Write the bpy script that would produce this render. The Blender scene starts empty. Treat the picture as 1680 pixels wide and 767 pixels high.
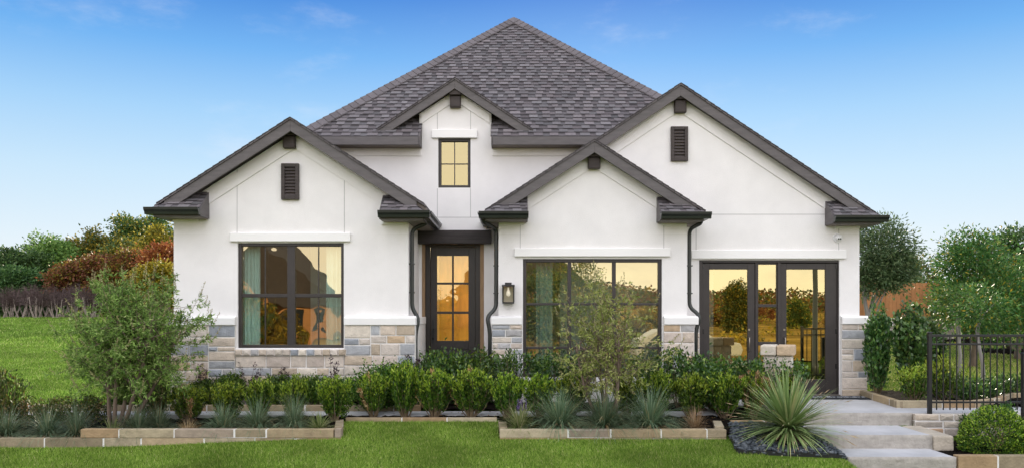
import bpy, math, random
import numpy as np
from mathutils import Vector, noise
R = math.radians
sc = bpy.context.scene
col = sc.collection

# ------------------------------------------------------------------ camera
F = 1305.0          # focal length in photo pixels
CAMZ = 1.56
cam = bpy.data.cameras.new('camera'); camo = bpy.data.objects.new('camera', cam); col.objects.link(camo)
camo.location = (0, -15, CAMZ); camo.rotation_euler = (R(90), 0, 0)
cam.lens = 36 * F / 1680; cam.sensor_width = 36; cam.shift_y = 128.5 / 1680
cam.clip_start = .1; cam.clip_end = 3000
sc.camera = camo

# ------------------------------------------------------------------ sky, sun, exposure
SUN_EL, SUN_AZ = R(19), R(6)       # azimuth from +Y (behind the house), negative = towards the left
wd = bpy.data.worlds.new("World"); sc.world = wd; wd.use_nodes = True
def build_world(nt):
    N = nt.nodes; Lk = nt.links.new
    bg = N['Background']; bg.inputs[1].default_value = .12
    sky = N.new('ShaderNodeTexSky'); sky.sky_type = 'NISHITA'; sky.sun_disc = False
    sky.sun_elevation = SUN_EL; sky.sun_rotation = SUN_AZ
    sky.air_density = 1; sky.dust_density = .3; sky.ozone_density = 2
    tc = N.new('ShaderNodeTexCoord'); sp = N.new('ShaderNodeSeparateXYZ'); Lk(tc.outputs['Generated'], sp.inputs[0])
    asin = N.new('ShaderNodeMath'); asin.operation = 'ARCSINE'; asin.use_clamp = False; Lk(sp.outputs['Z'], asin.inputs[0])
    el = N.new('ShaderNodeMapRange'); el.inputs[1].default_value = 0; el.inputs[2].default_value = math.pi / 2; Lk(asin.outputs[0], el.inputs[0])
    def ramp(stops):
        r = N.new('ShaderNodeValToRGB'); e = r.color_ramp.elements
        while len(e) < len(stops): e.new(.5)
        for k, (a, c) in enumerate(stops):
            e[k].position = a / 90; e[k].color = (*c, 1)
        Lk(el.outputs[0], r.inputs[0]); return r
    # deepening blue over the house (low sun behind it), pale warm bright sky over the street
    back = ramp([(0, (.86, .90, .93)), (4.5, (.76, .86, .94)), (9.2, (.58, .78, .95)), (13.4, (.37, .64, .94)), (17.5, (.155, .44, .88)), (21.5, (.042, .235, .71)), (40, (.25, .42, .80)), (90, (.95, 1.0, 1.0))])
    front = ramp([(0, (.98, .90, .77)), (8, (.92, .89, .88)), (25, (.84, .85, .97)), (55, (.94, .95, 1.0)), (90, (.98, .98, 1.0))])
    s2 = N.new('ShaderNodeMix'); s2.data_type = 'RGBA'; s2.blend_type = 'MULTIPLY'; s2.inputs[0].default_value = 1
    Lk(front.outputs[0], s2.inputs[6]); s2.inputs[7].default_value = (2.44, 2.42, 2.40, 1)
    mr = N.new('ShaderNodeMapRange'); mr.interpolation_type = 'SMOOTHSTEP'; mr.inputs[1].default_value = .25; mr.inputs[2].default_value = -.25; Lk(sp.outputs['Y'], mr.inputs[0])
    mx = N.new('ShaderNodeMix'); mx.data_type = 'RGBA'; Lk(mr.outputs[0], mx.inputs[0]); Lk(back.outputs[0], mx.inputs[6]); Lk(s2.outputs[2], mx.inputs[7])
    # a few faint wisps of cloud
    mp = N.new('ShaderNodeMapping'); mp.inputs[3].default_value = (1, 1, 2.6); Lk(tc.outputs['Generated'], mp.inputs[0])
    nz = N.new('ShaderNodeTexNoise'); nz.inputs['Scale'].default_value = 5.5; nz.inputs['Detail'].default_value = 7; nz.inputs['Roughness'].default_value = .62; Lk(mp.outputs[0], nz.inputs[0])
    cr = N.new('ShaderNodeMapRange'); cr.interpolation_type = 'SMOOTHSTEP'; cr.inputs[1].default_value = .52; cr.inputs[2].default_value = .80; cr.inputs[4].default_value = .32; Lk(nz.outputs[0], cr.inputs[0])
    cl = N.new('ShaderNodeMix'); cl.data_type = 'RGBA'; Lk(cr.outputs[0], cl.inputs[0]); Lk(mx.outputs[2], cl.inputs[6]); cl.inputs[7].default_value = (.82, .86, .95, 1)
    # scale so that the exposed picture shows these values, then blend with the physical sky
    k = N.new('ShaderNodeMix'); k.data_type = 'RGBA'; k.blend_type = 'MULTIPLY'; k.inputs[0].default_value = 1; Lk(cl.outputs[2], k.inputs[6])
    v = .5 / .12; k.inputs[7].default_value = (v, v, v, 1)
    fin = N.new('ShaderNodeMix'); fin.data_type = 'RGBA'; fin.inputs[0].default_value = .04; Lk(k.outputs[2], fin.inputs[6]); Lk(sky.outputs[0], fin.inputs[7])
    Lk(fin.outputs[2], bg.inputs[0])
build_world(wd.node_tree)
sl = bpy.data.lights.new('sun', 'SUN'); sl.energy = 3.0; sl.angle = R(.5); sl.color = (1, .86, .66)
so = bpy.data.objects.new('sun', sl); col.objects.link(so)
so.rotation_euler = Vector((math.sin(SUN_AZ) * math.cos(SUN_EL), math.cos(SUN_AZ) * math.cos(SUN_EL), math.sin(SUN_EL))).to_track_quat('Z', 'Y').to_euler()
sc.view_settings.view_transform = 'Standard'; sc.view_settings.look = 'None'
sc.view_settings.exposure = 1.0; sc.view_settings.gamma = 1; sc.view_settings.use_curve_mapping = False
sc.cycles.max_bounces = 8; sc.cycles.transparent_max_bounces = 12

# ------------------------------------------------------------------ helpers
def X(px, d): return (px - 840) * d / F
def Z(py, d): return CAMZ + (512 - py) * d / F

def material(name):
    m = bpy.data.materials.new(name); m.use_nodes = True
    nt = m.node_tree; b = nt.nodes['Principled BSDF']; return m, nt, nt.nodes, nt.links.new, b

def simple(name, c, rough=.6, var=.15, scale=6, bump=.0, bscale=60, metal=0, coat=0, spec=.5, stretch=(1, 1, 1)):
    """a surface with mottled colour and a fine relief"""
    m, nt, N, Lk, b = material(name)
    tc = N.new('ShaderNodeTexCoord'); mp = N.new('ShaderNodeMapping'); mp.inputs[3].default_value = stretch; Lk(tc.outputs['Object'], mp.inputs[0])
    nz = N.new('ShaderNodeTexNoise'); nz.inputs['Scale'].default_value = scale; nz.inputs['Detail'].default_value = 6; nz.inputs['Roughness'].default_value = .6; Lk(mp.outputs[0], nz.inputs[0])
    r = N.new('ShaderNodeValToRGB'); r.color_ramp.elements[0].position = .3; r.color_ramp.elements[1].position = .7
    r.color_ramp.elements[0].color = (*[x * (1 - var) for x in c], 1); r.color_ramp.elements[1].color = (*[min(1, x * (1 + var)) for x in c], 1)
    Lk(nz.outputs[0], r.inputs[0]); Lk(r.outputs[0], b.inputs['Base Color'])
    b.inputs['Roughness'].default_value = rough; b.inputs['Metallic'].default_value = metal; b.inputs['Specular IOR Level'].default_value = spec
    if bump:
        n2 = N.new('ShaderNodeTexNoise'); n2.inputs['Scale'].default_value = bscale; n2.inputs['Detail'].default_value = 4; Lk(mp.outputs[0], n2.inputs[0])
        bp = N.new('ShaderNodeBump'); bp.inputs['Strength'].default_value = bump; bp.inputs['Distance'].default_value = .02; Lk(n2.outputs[0], bp.inputs['Height']); Lk(bp.outputs[0], b.inputs['Normal'])
    return m

def tinted(name, rough=.8, var=.2, scale=9, bump=.4, bscale=35, spec=.3):
    """colour comes from the per-piece attribute Col (each stone / shingle has its own colour), plus mottling and relief"""
    m, nt, N, Lk, b = material(name)
    at = N.new('ShaderNodeAttribute'); at.attribute_name = 'Col'
    tc = N.new('ShaderNodeTexCoord')
    nz = N.new('ShaderNodeTexNoise'); nz.inputs['Scale'].default_value = scale; nz.inputs['Detail'].default_value = 6; nz.inputs['Roughness'].default_value = .65; Lk(tc.outputs['Object'], nz.inputs[0])
    mr = N.new('ShaderNodeMapRange'); mr.inputs[1].default_value = .3; mr.inputs[2].default_value = .7; mr.inputs[3].default_value = 1 - var; mr.inputs[4].default_value = 1 + var; Lk(nz.outputs[0], mr.inputs[0])
    mx = N.new('ShaderNodeMix'); mx.data_type = 'RGBA'; mx.blend_type = 'MULTIPLY'; mx.inputs[0].default_value = 1; Lk(at.outputs['Color'], mx.inputs[6]); Lk(mr.outputs[0], mx.inputs[7])
    Lk(mx.outputs[2], b.inputs['Base Color']); b.inputs['Roughness'].default_value = rough; b.inputs['Specular IOR Level'].default_value = spec
    n2 = N.new('ShaderNodeTexNoise'); n2.inputs['Scale'].default_value = bscale; n2.inputs['Detail'].default_value = 5; Lk(tc.outputs['Object'], n2.inputs[0])
    bp = N.new('ShaderNodeBump'); bp.inputs['Strength'].default_value = bump; bp.inputs['Distance'].default_value = .02; Lk(n2.outputs[0], bp.inputs['Height']); Lk(bp.outputs[0], b.inputs['Normal'])
    return m

def leafy(name, stops, trans=.3, rough=.5, spec=.35, patch=3.0, pvar=.2):
    """each leaf (mesh island) takes its own colour from the ramp; light also passes through"""
    m, nt, N, Lk, b = material(name)
    g = N.new('ShaderNodeNewGeometry'); r = N.new('ShaderNodeValToRGB'); e = r.color_ramp.elements
    while len(e) < len(stops): e.new(.5)
    for k, (p, c) in enumerate(stops): e[k].position = p; e[k].color = (*c, 1)
    Lk(g.outputs['Random Per Island'], r.inputs[0])
    # every plant is a little lighter or darker, greener or yellower than its neighbour, and patches vary within it
    oi = N.new('ShaderNodeObjectInfo'); tc = N.new('ShaderNodeTexCoord'); nz = N.new('ShaderNodeTexNoise'); nz.inputs['Scale'].default_value = patch; nz.inputs['Detail'].default_value = 4; Lk(tc.outputs['Object'], nz.inputs[0])
    v1 = N.new('ShaderNodeMapRange'); v1.inputs[3].default_value = .82; v1.inputs[4].default_value = 1.2; Lk(oi.outputs['Random'], v1.inputs[0])
    v2 = N.new('ShaderNodeMapRange'); v2.inputs[1].default_value = .3; v2.inputs[2].default_value = .7; v2.inputs[3].default_value = 1 - pvar; v2.inputs[4].default_value = 1 + pvar; Lk(nz.outputs[0], v2.inputs[0])
    mu = N.new('ShaderNodeMath'); mu.operation = 'MULTIPLY'; Lk(v1.outputs[0], mu.inputs[0]); Lk(v2.outputs[0], mu.inputs[1])
    hs = N.new('ShaderNodeHueSaturation'); Lk(r.outputs[0], hs.inputs['Color']); Lk(mu.outputs[0], hs.inputs['Value'])
    hr = N.new('ShaderNodeMapRange'); hr.inputs[3].default_value = .485; hr.inputs[4].default_value = .512; Lk(oi.outputs['Random'], hr.inputs[0]); Lk(hr.outputs[0], hs.inputs['Hue'])
    r = hs; Lk(r.outputs[0], b.inputs['Base Color'])
    b.inputs['Roughness'].default_value = rough; b.inputs['Specular IOR Level'].default_value = spec
    t = N.new('ShaderNodeBsdfTranslucent'); Lk(r.outputs[0], t.inputs[0])
    ms = N.new('ShaderNodeMixShader'); ms.inputs[0].default_value = trans; Lk(b.outputs[0], ms.inputs[1]); Lk(t.outputs[0], ms.inputs[2])
    Lk(ms.outputs[0], N['Material Output'].inputs[0]); return m

def clip(poly, keep):
    """Sutherland-Hodgman of a 2-D polygon by a convex counter-clockwise polygon"""
    out = list(poly)
    for i in range(len(keep)):
        a = keep[i]; b = keep[(i + 1) % len(keep)]; inp = out; out = []
        if not inp: return []
        s = lambda p: (b[0] - a[0]) * (p[1] - a[1]) - (b[1] - a[1]) * (p[0] - a[0])
        for j in range(len(inp)):
            p = inp[j]; q = inp[(j + 1) % len(inp)]; sp_, sq = s(p), s(q)
            if sp_ >= 0: out.append(p)
            if (sp_ >= 0) != (sq >= 0):
                t = sp_ / (sp_ - sq); out.append((p[0] + t * (q[0] - p[0]), p[1] + t * (q[1] - p[1])))
    return out

class MB:
    def __init__(s): s.v = []; s.f = []; s.c = []; s.m = []; s.mi = 0; s.cc = (1, 1, 1)
    def poly(s, pts):
        n = len(s.v); s.v += [tuple(p) for p in pts]; s.f.append(tuple(range(n, n + len(pts)))); s.c.append(s.cc); s.m.append(s.mi)
    def add(s, pts, faces):
        n = len(s.v); s.v += [tuple(p) for p in pts]
        for f in faces: s.f.append(tuple(n + i for i in f)); s.c.append(s.cc); s.m.append(s.mi)
    def box(s, x0, x1, y0, y1, z0, z1):
        if x0 > x1: x0, x1 = x1, x0
        if y0 > y1: y0, y1 = y1, y0
        if z0 > z1: z0, z1 = z1, z0
        s.add([(x0, y0, z0), (x1, y0, z0), (x1, y1, z0), (x0, y1, z0), (x0, y0, z1), (x1, y0, z1), (x1, y1, z1), (x0, y1, z1)],
              [(0, 3, 2, 1), (4, 5, 6, 7), (0, 1, 5, 4), (1, 2, 6, 5), (2, 3, 7, 6), (3, 0, 4, 7)])
    def prism_y(s, pts, y0, y1):
        """polygon in x,z (counter-clockwise seen from -y) pushed along y"""
        n = len(pts); a = [(x, y0, z) for x, z in pts]; b = [(x, y1, z) for x, z in pts]
        s.add(a + b, [tuple(range(n)), tuple(range(2 * n - 1, n - 1, -1))] + [(i, n + i, n + (i + 1) % n, (i + 1) % n) for i in range(n)])
    def prism_x(s, pts, x0, x1):
        n = len(pts); a = [(x0, y, z) for y, z in pts]; b = [(x1, y, z) for y, z in pts]
        s.add(a + b, [tuple(range(n - 1, -1, -1)), tuple(range(n, 2 * n))] + [(i, (i + 1) % n, n + (i + 1) % n, n + i) for i in range(n)])
    def prism_z(s, pts, z0, z1):
        n = len(pts); a = [(x, y, z0) for x, y in pts]; b = [(x, y, z1) for x, y in pts]
        s.add(a + b, [tuple(range(n - 1, -1, -1)), tuple(range(n, 2 * n))] + [(i, (i + 1) % n, n + (i + 1) % n, n + i) for i in range(n)])
    def tube(s, path, rad, n=8, cap=True):
        path = [Vector(p) for p in path]
        if not hasattr(rad, '__len__'): rad = [rad] * len(path)
        base = len(s.v); up = Vector((.123, .31, .94)); ref = None
        for i, p in enumerate(path):
            t = (path[min(i + 1, len(path) - 1)] - path[max(i - 1, 0)]).normalized()
            if ref is None:
                ref = t.cross(up); ref = ref.normalized() if ref.length > 1e-4 else Vector((1, 0, 0))
            ref = (ref - t * ref.dot(t)).normalized(); bi = t.cross(ref)
            for k in range(n):
                a = 2 * math.pi * (k + .5) / n; q = p + (ref * math.cos(a) + bi * math.sin(a)) * rad[i]; s.v.append(tuple(q))
        for i in range(len(path) - 1):
            for k in range(n):
                s.f.append((base + i * n + k, base + i * n + (k + 1) % n, base + (i + 1) * n + (k + 1) % n, base + (i + 1) * n + k)); s.c.append(s.cc); s.m.append(s.mi)
        if cap:
            s.f.append(tuple(base + k for k in range(n - 1, -1, -1))); s.c.append(s.cc); s.m.append(s.mi)
            e = base + (len(path) - 1) * n; s.f.append(tuple(e + k for k in range(n))); s.c.append(s.cc); s.m.append(s.mi)
    def build(s, name, mat, parent=None, bevel=0, smooth=False, weld=False):
        me = bpy.data.meshes.new(name); me.from_pydata(s.v, [], s.f); 
        for m in (mat if isinstance(mat, (list, tuple)) else [mat]): me.materials.append(m)
        if any(s.m): me.polygons.foreach_set('material_index', s.m)
        if any(c != (1, 1, 1) for c in s.c):
            a = me.attributes.new('Col', 'FLOAT_COLOR', 'CORNER'); buf = []
            for f, c in zip(s.f, s.c): buf += [c[0], c[1], c[2], 1] * len(f)
            a.data.foreach_set('color', buf)
        if smooth: me.polygons.foreach_set('use_smooth', [True] * len(me.polygons))
        if weld:
            import bmesh
            bm = bmesh.new(); bm.from_mesh(me); bmesh.ops.remove_doubles(bm, verts=bm.verts, dist=1e-4); bm.to_mesh(me); bm.free()
        me.update(); o = bpy.data.objects.new(name, me); col.objects.link(o)
        if parent is not None: o.parent = parent
        if bevel:
            b = o.modifiers.new('bevel', 'BEVEL'); b.width = bevel; b.segments = 2; b.limit_method = 'ANGLE'; b.angle_limit = R(40)
        return o

def np_mesh(name, V, Fa, mat, parent=None, smooth=False, mats=None, mi=None):
    me = bpy.data.meshes.new(name); V = np.asarray(V, np.float32); Fa = np.asarray(Fa, np.int32); k = Fa.shape[1]
    me.vertices.add(len(V)); me.vertices.foreach_set('co', V.ravel())
    me.loops.add(Fa.size); me.loops.foreach_set('vertex_index', Fa.ravel())
    me.polygons.add(len(Fa)); me.polygons.foreach_set('loop_start', np.arange(0, Fa.size, k, dtype=np.int32))
    try: me.polygons.foreach_set('loop_total', np.full(len(Fa), k, np.int32))
    except Exception: pass
    for m in (mats or [mat]): me.materials.append(m)
    if mi is not None: me.polygons.foreach_set('material_index', np.asarray(mi, np.int32))
    if smooth: me.polygons.foreach_set('use_smooth', np.ones(len(Fa), bool))
    me.update(calc_edges=True); me.validate()
    o = bpy.data.objects.new(name, me); col.objects.link(o)
    if parent is not None: o.parent = parent
    return o

def empty(name, loc=(0, 0, 0), rz=0):
    o = bpy.data.objects.new(name, None); o.empty_display_size = .2; o.location = loc; o.rotation_euler = (0, 0, rz); col.objects.link(o); return o
def tag(o, label, cat, group=None):
    o['label'] = label; o['category'] = cat
    if group: o['group'] = group
    return o
def struct(o): o['kind'] = 'structure'; return o
def stuff(o, label, cat): o['kind'] = 'stuff'; o['label'] = label; o['category'] = cat; return o
def copy_tree(o, parent=None):
    c = o.copy(); col.objects.link(c); c.parent = parent
    for ch in list(o.children): copy_tree(ch, c)
    return c

def smooth01(a, b, x):
    t = np.clip((x - a) / (b - a), 0, 1); return t * t * (3 - 2 * t)
def ground(x, y):
    x = np.asarray(x, float); d = np.asarray(y, float) + 15
    f = np.interp(d, [-400, 5, 9, 10.2, 11.5, 12.4, 13, 30, 60, 400], [-.7, -.62, -.6, -.46, -.27, -.15, -.14, -.14, .6, 1.0])
    f = f - .12 * smooth01(-2.5, -6.5, x) * smooth01(13.2, 12.2, d) * smooth01(8.5, 10, d)
    l = np.interp(d, [-400, 5, 9, 10.2, 11.5, 12.4, 13.2, 15, 40, 60, 400], [-.7, -.62, -.6, -.58, -.39, -.27, -.24, -.2, 1.25, 1.5, 1.5])
    r = np.interp(d, [-400, 5, 9, 10.5, 12.2, 12.35, 13, 16, 30, 45, 400], [-.7, -.62, -.6, -.5, -.45, -.12, -.07, -.05, .5, .8, 1.2])
    wl = smooth01(-6.2, -7.4, x); wr = smooth01(6.1, 6.6, x)
    z = f * (1 - wl) * (1 - wr) + l * wl + r * wr
    dip = smooth01(4.42, 4.62, x) * smooth01(12.34, 12.2, d) * smooth01(8.6, 10.2, d)      # the ground is cut down for the steps
    return np.where(d > 10.6, z * (1 - dip) - .72 * dip, z * (1 - dip) - .60 * dip)
def gz(x, y): return float(ground(x, y))
# ------------------------------------------------------------------ materials
M = {}
M['stucco'] = simple('stucco', (.82, .80, .788), .9, .05, 1.7, .5, 100, spec=.2)
M['trim_white'] = simple('painted_trim', (.83, .82, .805), .8, .02, 2, .12, 140, spec=.25)
M['joint'] = simple('stucco_joint', (.46, .45, .44), .9, .05)
M['bronze'] = simple('bronze_frame', (.030, .024, .022), .45, .2, 5, .05, 80)
M['fascia'] = simple('fascia_paint', (.105, .095, .096), .65, .2, 3, .25, 30, stretch=(1, 1, 6))
M['wood_dark'] = simple('dark_stained_wood', (.042, .031, .028), .6, .3, 3, .35, 30, stretch=(1, 1, 9))
M['beam'] = simple('stained_beam', (.030, .023, .022), .65, .35, 3, .6, 24, stretch=(.6, 6, 9))
M['gutter'] = simple('gutter_metal', (.021, .025, .023), .32, .15, 4)
M['soffit'] = simple('soffit_board', (.20, .17, .15), .8, .1)
M['shingle'] = tinted('roof_shingles', .9, .16, 30, .5, 220, .2)
M['stone'] = tinted('limestone_veneer', .85, .16, 11, .55, 38, .25)
M['curbstone'] = tinted('edging_stone', .85, .22, 6, .5, 30, .25)
M['mortar'] = simple('mortar', (.74, .72, .69), .95, .08, 20, .3, 90, spec=.15)
M['doorwood'] = simple('door_paint', (.026, .021, .018), .4, .2, 4, .1, 40)
M['doorpanel'] = simple('door_panel_paint', (.030, .027, .026), .35, .15, 4)
M['jamb'] = simple('jamb_wood', (.30, .19, .10), .6, .2, 5, .2, 30, stretch=(4, 4, 1))
M['iron'] = simple('black_iron', (.012, .012, .013), .4, .2, 8)
M['steel'] = simple('brushed_handle', (.32, .29, .26), .3, .1, 8, metal=1)
M['white_plastic'] = simple('white_plastic', (.78, .78, .78), .4, .02)
M['black_plastic'] = simple('black_plastic', (.015, .015, .016), .25, .02)
M['concrete'] = simple('pale_concrete', (.43, .43, .44), .85, .17, 1.6, .25, 60, spec=.25)
M['concrete_rough'] = simple('chiselled_concrete', (.36, .335, .30), .9, .18, 7, .9, 16, spec=.2)
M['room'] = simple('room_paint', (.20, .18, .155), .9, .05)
M['warmroom'] = simple('warm_hall_wood', (.64, .43, .17), .7, .25, 2, .0, stretch=(3, 3, .5))
M['curtain'] = simple('curtain_cloth', (.80, .88, .86), .9, .05, 4)

def shingle_texture():
    m, nt, N, Lk, b = material('roof_shingle_courses')
    tc = N.new('ShaderNodeTexCoord'); mp = N.new('ShaderNodeMapping'); mp.inputs[2].default_value = (R(90), 0, R(90)); Lk(tc.outputs['Object'], mp.inputs[0])
    br = N.new('ShaderNodeTexBrick'); br.inputs['Scale'].default_value = 1; br.inputs['Brick Width'].default_value = .22; br.inputs['Row Height'].default_value = .1; br.inputs['Mortar Size'].default_value = .004
    br.inputs['Color1'].default_value = (.085, .075, .08, 1); br.inputs['Color2'].default_value = (.15, .135, .14, 1); br.inputs['Mortar'].default_value = (.03, .03, .03, 1)
    Lk(mp.outputs[0], br.inputs[0]); Lk(br.outputs[0], b.inputs['Base Color']); b.inputs['Roughness'].default_value = .9; return m
M['shingle_side'] = shingle_texture()

def glass(name, refl, tint, through, bump=.05, bscale=1.2):
    """coated glazing: bronze-gold tinted mirror reflection over a tinted see-through pane"""
    m, nt, N, Lk, b = material(name); N.remove(b)
    t = N.new('ShaderNodeBsdfTransparent'); t.inputs[0].default_value = (*through, 1)
    g = N.new('ShaderNodeBsdfGlossy'); g.inputs[0].default_value = (*tint, 1); g.inputs['Roughness'].default_value = .0
    tc = N.new('ShaderNodeTexCoord'); nz = N.new('ShaderNodeTexNoise'); nz.inputs['Scale'].default_value = bscale; nz.inputs['Detail'].default_value = 2; Lk(tc.outputs['Object'], nz.inputs[0])
    bp = N.new('ShaderNodeBump'); bp.inputs['Strength'].default_value = bump; bp.inputs['Distance'].default_value = .1; Lk(nz.outputs[0], bp.inputs['Height']); Lk(bp.outputs[0], g.inputs['Normal'])
    mx = N.new('ShaderNodeMixShader'); mx.inputs[0].default_value = refl; Lk(t.outputs[0], mx.inputs[1]); Lk(g.outputs[0], mx.inputs[2]); Lk(mx.outputs[0], N['Material Output'].inputs[0]); return m
M['glass_left'] = glass('coated_glass_wavy', .34, (1, .85, .55), (.72, .86, .80), .16, .9)
M['glass_mid'] = glass('coated_glass', .44, (1, .88, .56), (.5, .6, .55), .03, .8)
M['glass_door'] = glass('coated_door_glass', .47, (1, .87, .50), (.5, .6, .55), .010, .6)
M['glass_up'] = glass('coated_upper_glass', .36, (1, .84, .46), (.4, .45, .4), .02, .8)
M['glass_entry'] = glass('clear_door_glass', .22, (1, .85, .5), (.95, .88, .62), .03, 2)
M['glass_lamp'] = glass('lantern_glass', .12, (1, 1, 1), (.9, .88, .82), .02, 5)

def emit(name, c, s):
    m, nt, N, Lk, b = material(name); b.inputs['Base Color'].default_value = (*c, 1); b.inputs['Emission Color'].default_value = (*c, 1); b.inputs['Emission Strength'].default_value = s; return m
M['lit_disc'] = emit('lit_ceiling_lamp', (1, .84, .50), 15)
M['bulb'] = emit('frosted_bulb', (.9, .86, .75), .25)  # bulb taken as unlit; faint glow stands in for its whitish reflection

# ------------------------------------------------------------------ house
house = tag(empty('house'), 'single storey white stucco house with gabled dark shingle roofs and stone base', 'house')
DR, DC, DL, DE = 15.0, 14.44, 13.83, 15.4          # depths of the right, centre, left fronts and of the entry wall
YR, YC, YL, YE = 0.0, DC - 15, DL - 15, .4
# horizontal extents
LX0, LX1 = X(285, DL), X(670, DL); LXC = X(475, 13.5)
CX0, CX1 = X(818, DC), X(1127, DC); CXC = X(975.5, 14.2)
RX1 = X(1410, DR); RXC = X(1116, 14.85); RX0 = .9
BACK = 11.0

def front_wall(name, poly, openings, y, th=.16, z0=None):
    """stucco front: convex outline in x,z with real window openings and reveals"""
    xs = sorted(set([min(p[0] for p in poly), max(p[0] for p in poly)] + [v for o in openings for v in o[:2]]))
    zs = sorted(set([min(p[1] for p in poly), max(p[1] for p in poly)] + [v for o in openings for v in o[2:]]))
    b = MB()
    for i in range(len(xs) - 1):
        for j in range(len(zs) - 1):
            cx, cz = (xs[i] + xs[i + 1]) / 2, (zs[j] + zs[j + 1]) / 2
            if any(o[0] < cx < o[1] and o[2] < cz < o[3] for o in openings): continue
            q = clip([(xs[i], zs[j]), (xs[i + 1], zs[j]), (xs[i + 1], zs[j + 1]), (xs[i], zs[j + 1])], poly)
            if len(q) > 2:
                b.poly([(x, y, z) for x, z in q])
    for x0, x1, a, c in openings:
        b.poly([(x0, y, a), (x0, y, c), (x0, y + th, c), (x0, y + th, a)]); b.poly([(x1, y, c), (x1, y, a), (x1, y + th, a), (x1, y + th, c)])
        b.poly([(x0, y, c), (x1, y, c), (x1, y + th, c), (x0, y + th, c)]); b.poly([(x1, y, a), (x0, y, a), (x0, y + th, a), (x1, y + th, a)])
    return b.build(name, M['stucco'], house, weld=True)

def side_walls(x0, x1, y0, y1, z0, z1, sides):
    for s in sides:
        x = x0 if s == 'l' else x1; b = MB()
        b.box(x, x + (.16 if s == 'l' else -.16), y0 + .001, y1, z0, z1); b.build('wall', M['stucco'], house)

def room(x0, x1, y0, depth, z0, z1, mat, lamp=False):
    b = MB(); y1 = y0 + depth
    b.poly([(x0, y1, z0), (x1, y1, z0), (x1, y1, z1), (x0, y1, z1)]); b.poly([(x0, y0, z0), (x0, y1, z0), (x0, y1, z1), (x0, y0, z1)])
    b.poly([(x1, y1, z0), (x1, y0, z0), (x1, y0, z1), (x1, y1, z1)]); b.poly([(x0, y0, z0), (x1, y0, z0), (x1, y1, z0), (x0, y1, z0)]); b.poly([(x0, y1, z1), (x1, y1, z1), (x1, y0, z1), (x0, y0, z1)])
    # closing strips beside the opening so that no daylight leaks in
    return b.build('room_interior', mat, house, weld=True)

# openings -------------------------------------------------------------
OL = (X(390, DL), X(564, DL), Z(570, DL), Z(398, DL))
OC = (X(858, DC), X(1086, DC), Z(618, DC), Z(424, DC))
OR = (X(1147, DR), X(1377, DR), 0.0, Z(426, DR))
OE = (X(692, DE), X(794, DE), 0.05, Z(392, DE))
OU = (X(719, DE), X(772, DE), Z(308, DE), Z(227, DE))
PITCH = .645
def gable_poly(x0, x1, xc, zpeak, pitch, z0=-.25):
    """wall outline under a rake whose top line peaks at zpeak"""
    zt = zpeak - .18
    return [(x0, z0), (x1, z0), (x1, zt - pitch * (x1 - xc)), (xc, zt), (x0, zt - pitch * (xc - x0))]
ZL = Z(193, 13.55); ZC = Z(229, 14.2); ZR = Z(137, 14.8); ZE = Z(128, 15.2)
EXC = X(746, 15.2)
front_wall('wall', gable_poly(LX0, LX1, LXC, ZL, PITCH), [OL], YL)
front_wall('wall', gable_poly(CX0, CX1, CXC, ZC, PITCH), [OC], YC)
front_wall('wall', gable_poly(RX0, RX1, RXC, ZR, .665), [OR], YR)
EW0, EW1 = X(688, DE), X(806, DE)
front_wall('wall', [(EW0, -.25), (EW1, -.25), (EW1, ZE - .18 - .66 * (EW1 - EXC)), (EXC, ZE - .18), (EW0, ZE - .18 - .66 * (EXC - EW0))], [OE, OU], YE)
front_wall('wall', [(-3.9, -.25), (EW0, -.25), (EW0, 4.86), (-3.9, 4.86)], [], YE)
front_wall('wall', [(EW1, -.25), (3.9, -.25), (3.9, 4.86), (EW1, 4.86)], [], YE)
side_walls(LX0, LX1, YL, BACK, -.25, 3.2, 'lr')
side_walls(CX0, CX1, YC, 2, -.25, 3.2, 'lr')
side_walls(RX0, RX1, YR, BACK, -.25, 3.2, 'r')
side_walls(-3.9, 3.9, YE, BACK, -.25, 4.86, 'lr')
b = MB(); b.box(LX0, RX1, BACK, BACK + .16, -.25, 3.2); b.build('wall', M['stucco'], house)
side_walls(RX0, RX1, YR + .17, 1.5, 2.9, 4.3, 'l')
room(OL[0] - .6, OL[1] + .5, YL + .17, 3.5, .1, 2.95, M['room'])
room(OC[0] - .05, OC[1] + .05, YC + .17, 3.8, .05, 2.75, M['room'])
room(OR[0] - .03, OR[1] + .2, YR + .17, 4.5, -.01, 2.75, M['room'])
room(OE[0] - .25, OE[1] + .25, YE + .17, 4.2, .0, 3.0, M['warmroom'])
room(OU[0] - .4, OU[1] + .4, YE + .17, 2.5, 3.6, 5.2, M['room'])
# the fronts have no back skin, so close the gap between opening and room with the room's own front face
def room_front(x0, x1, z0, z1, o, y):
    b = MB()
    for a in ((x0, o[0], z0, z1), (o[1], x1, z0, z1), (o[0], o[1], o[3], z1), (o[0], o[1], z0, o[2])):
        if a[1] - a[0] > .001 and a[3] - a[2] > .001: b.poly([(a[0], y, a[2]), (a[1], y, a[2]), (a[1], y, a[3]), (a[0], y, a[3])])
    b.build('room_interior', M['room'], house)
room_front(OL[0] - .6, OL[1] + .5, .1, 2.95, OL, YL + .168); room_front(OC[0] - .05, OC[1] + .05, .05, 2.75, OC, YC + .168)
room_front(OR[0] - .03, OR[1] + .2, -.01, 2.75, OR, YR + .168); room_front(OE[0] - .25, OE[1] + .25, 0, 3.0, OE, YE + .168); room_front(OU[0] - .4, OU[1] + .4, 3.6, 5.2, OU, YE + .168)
b = MB(); b.tube([(-1.35, 2.3, 2.93), (-1.35, 2.3, 2.99)], .2, 20); b.build('ceiling_lamp', M['lit_disc'], house)
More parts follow.
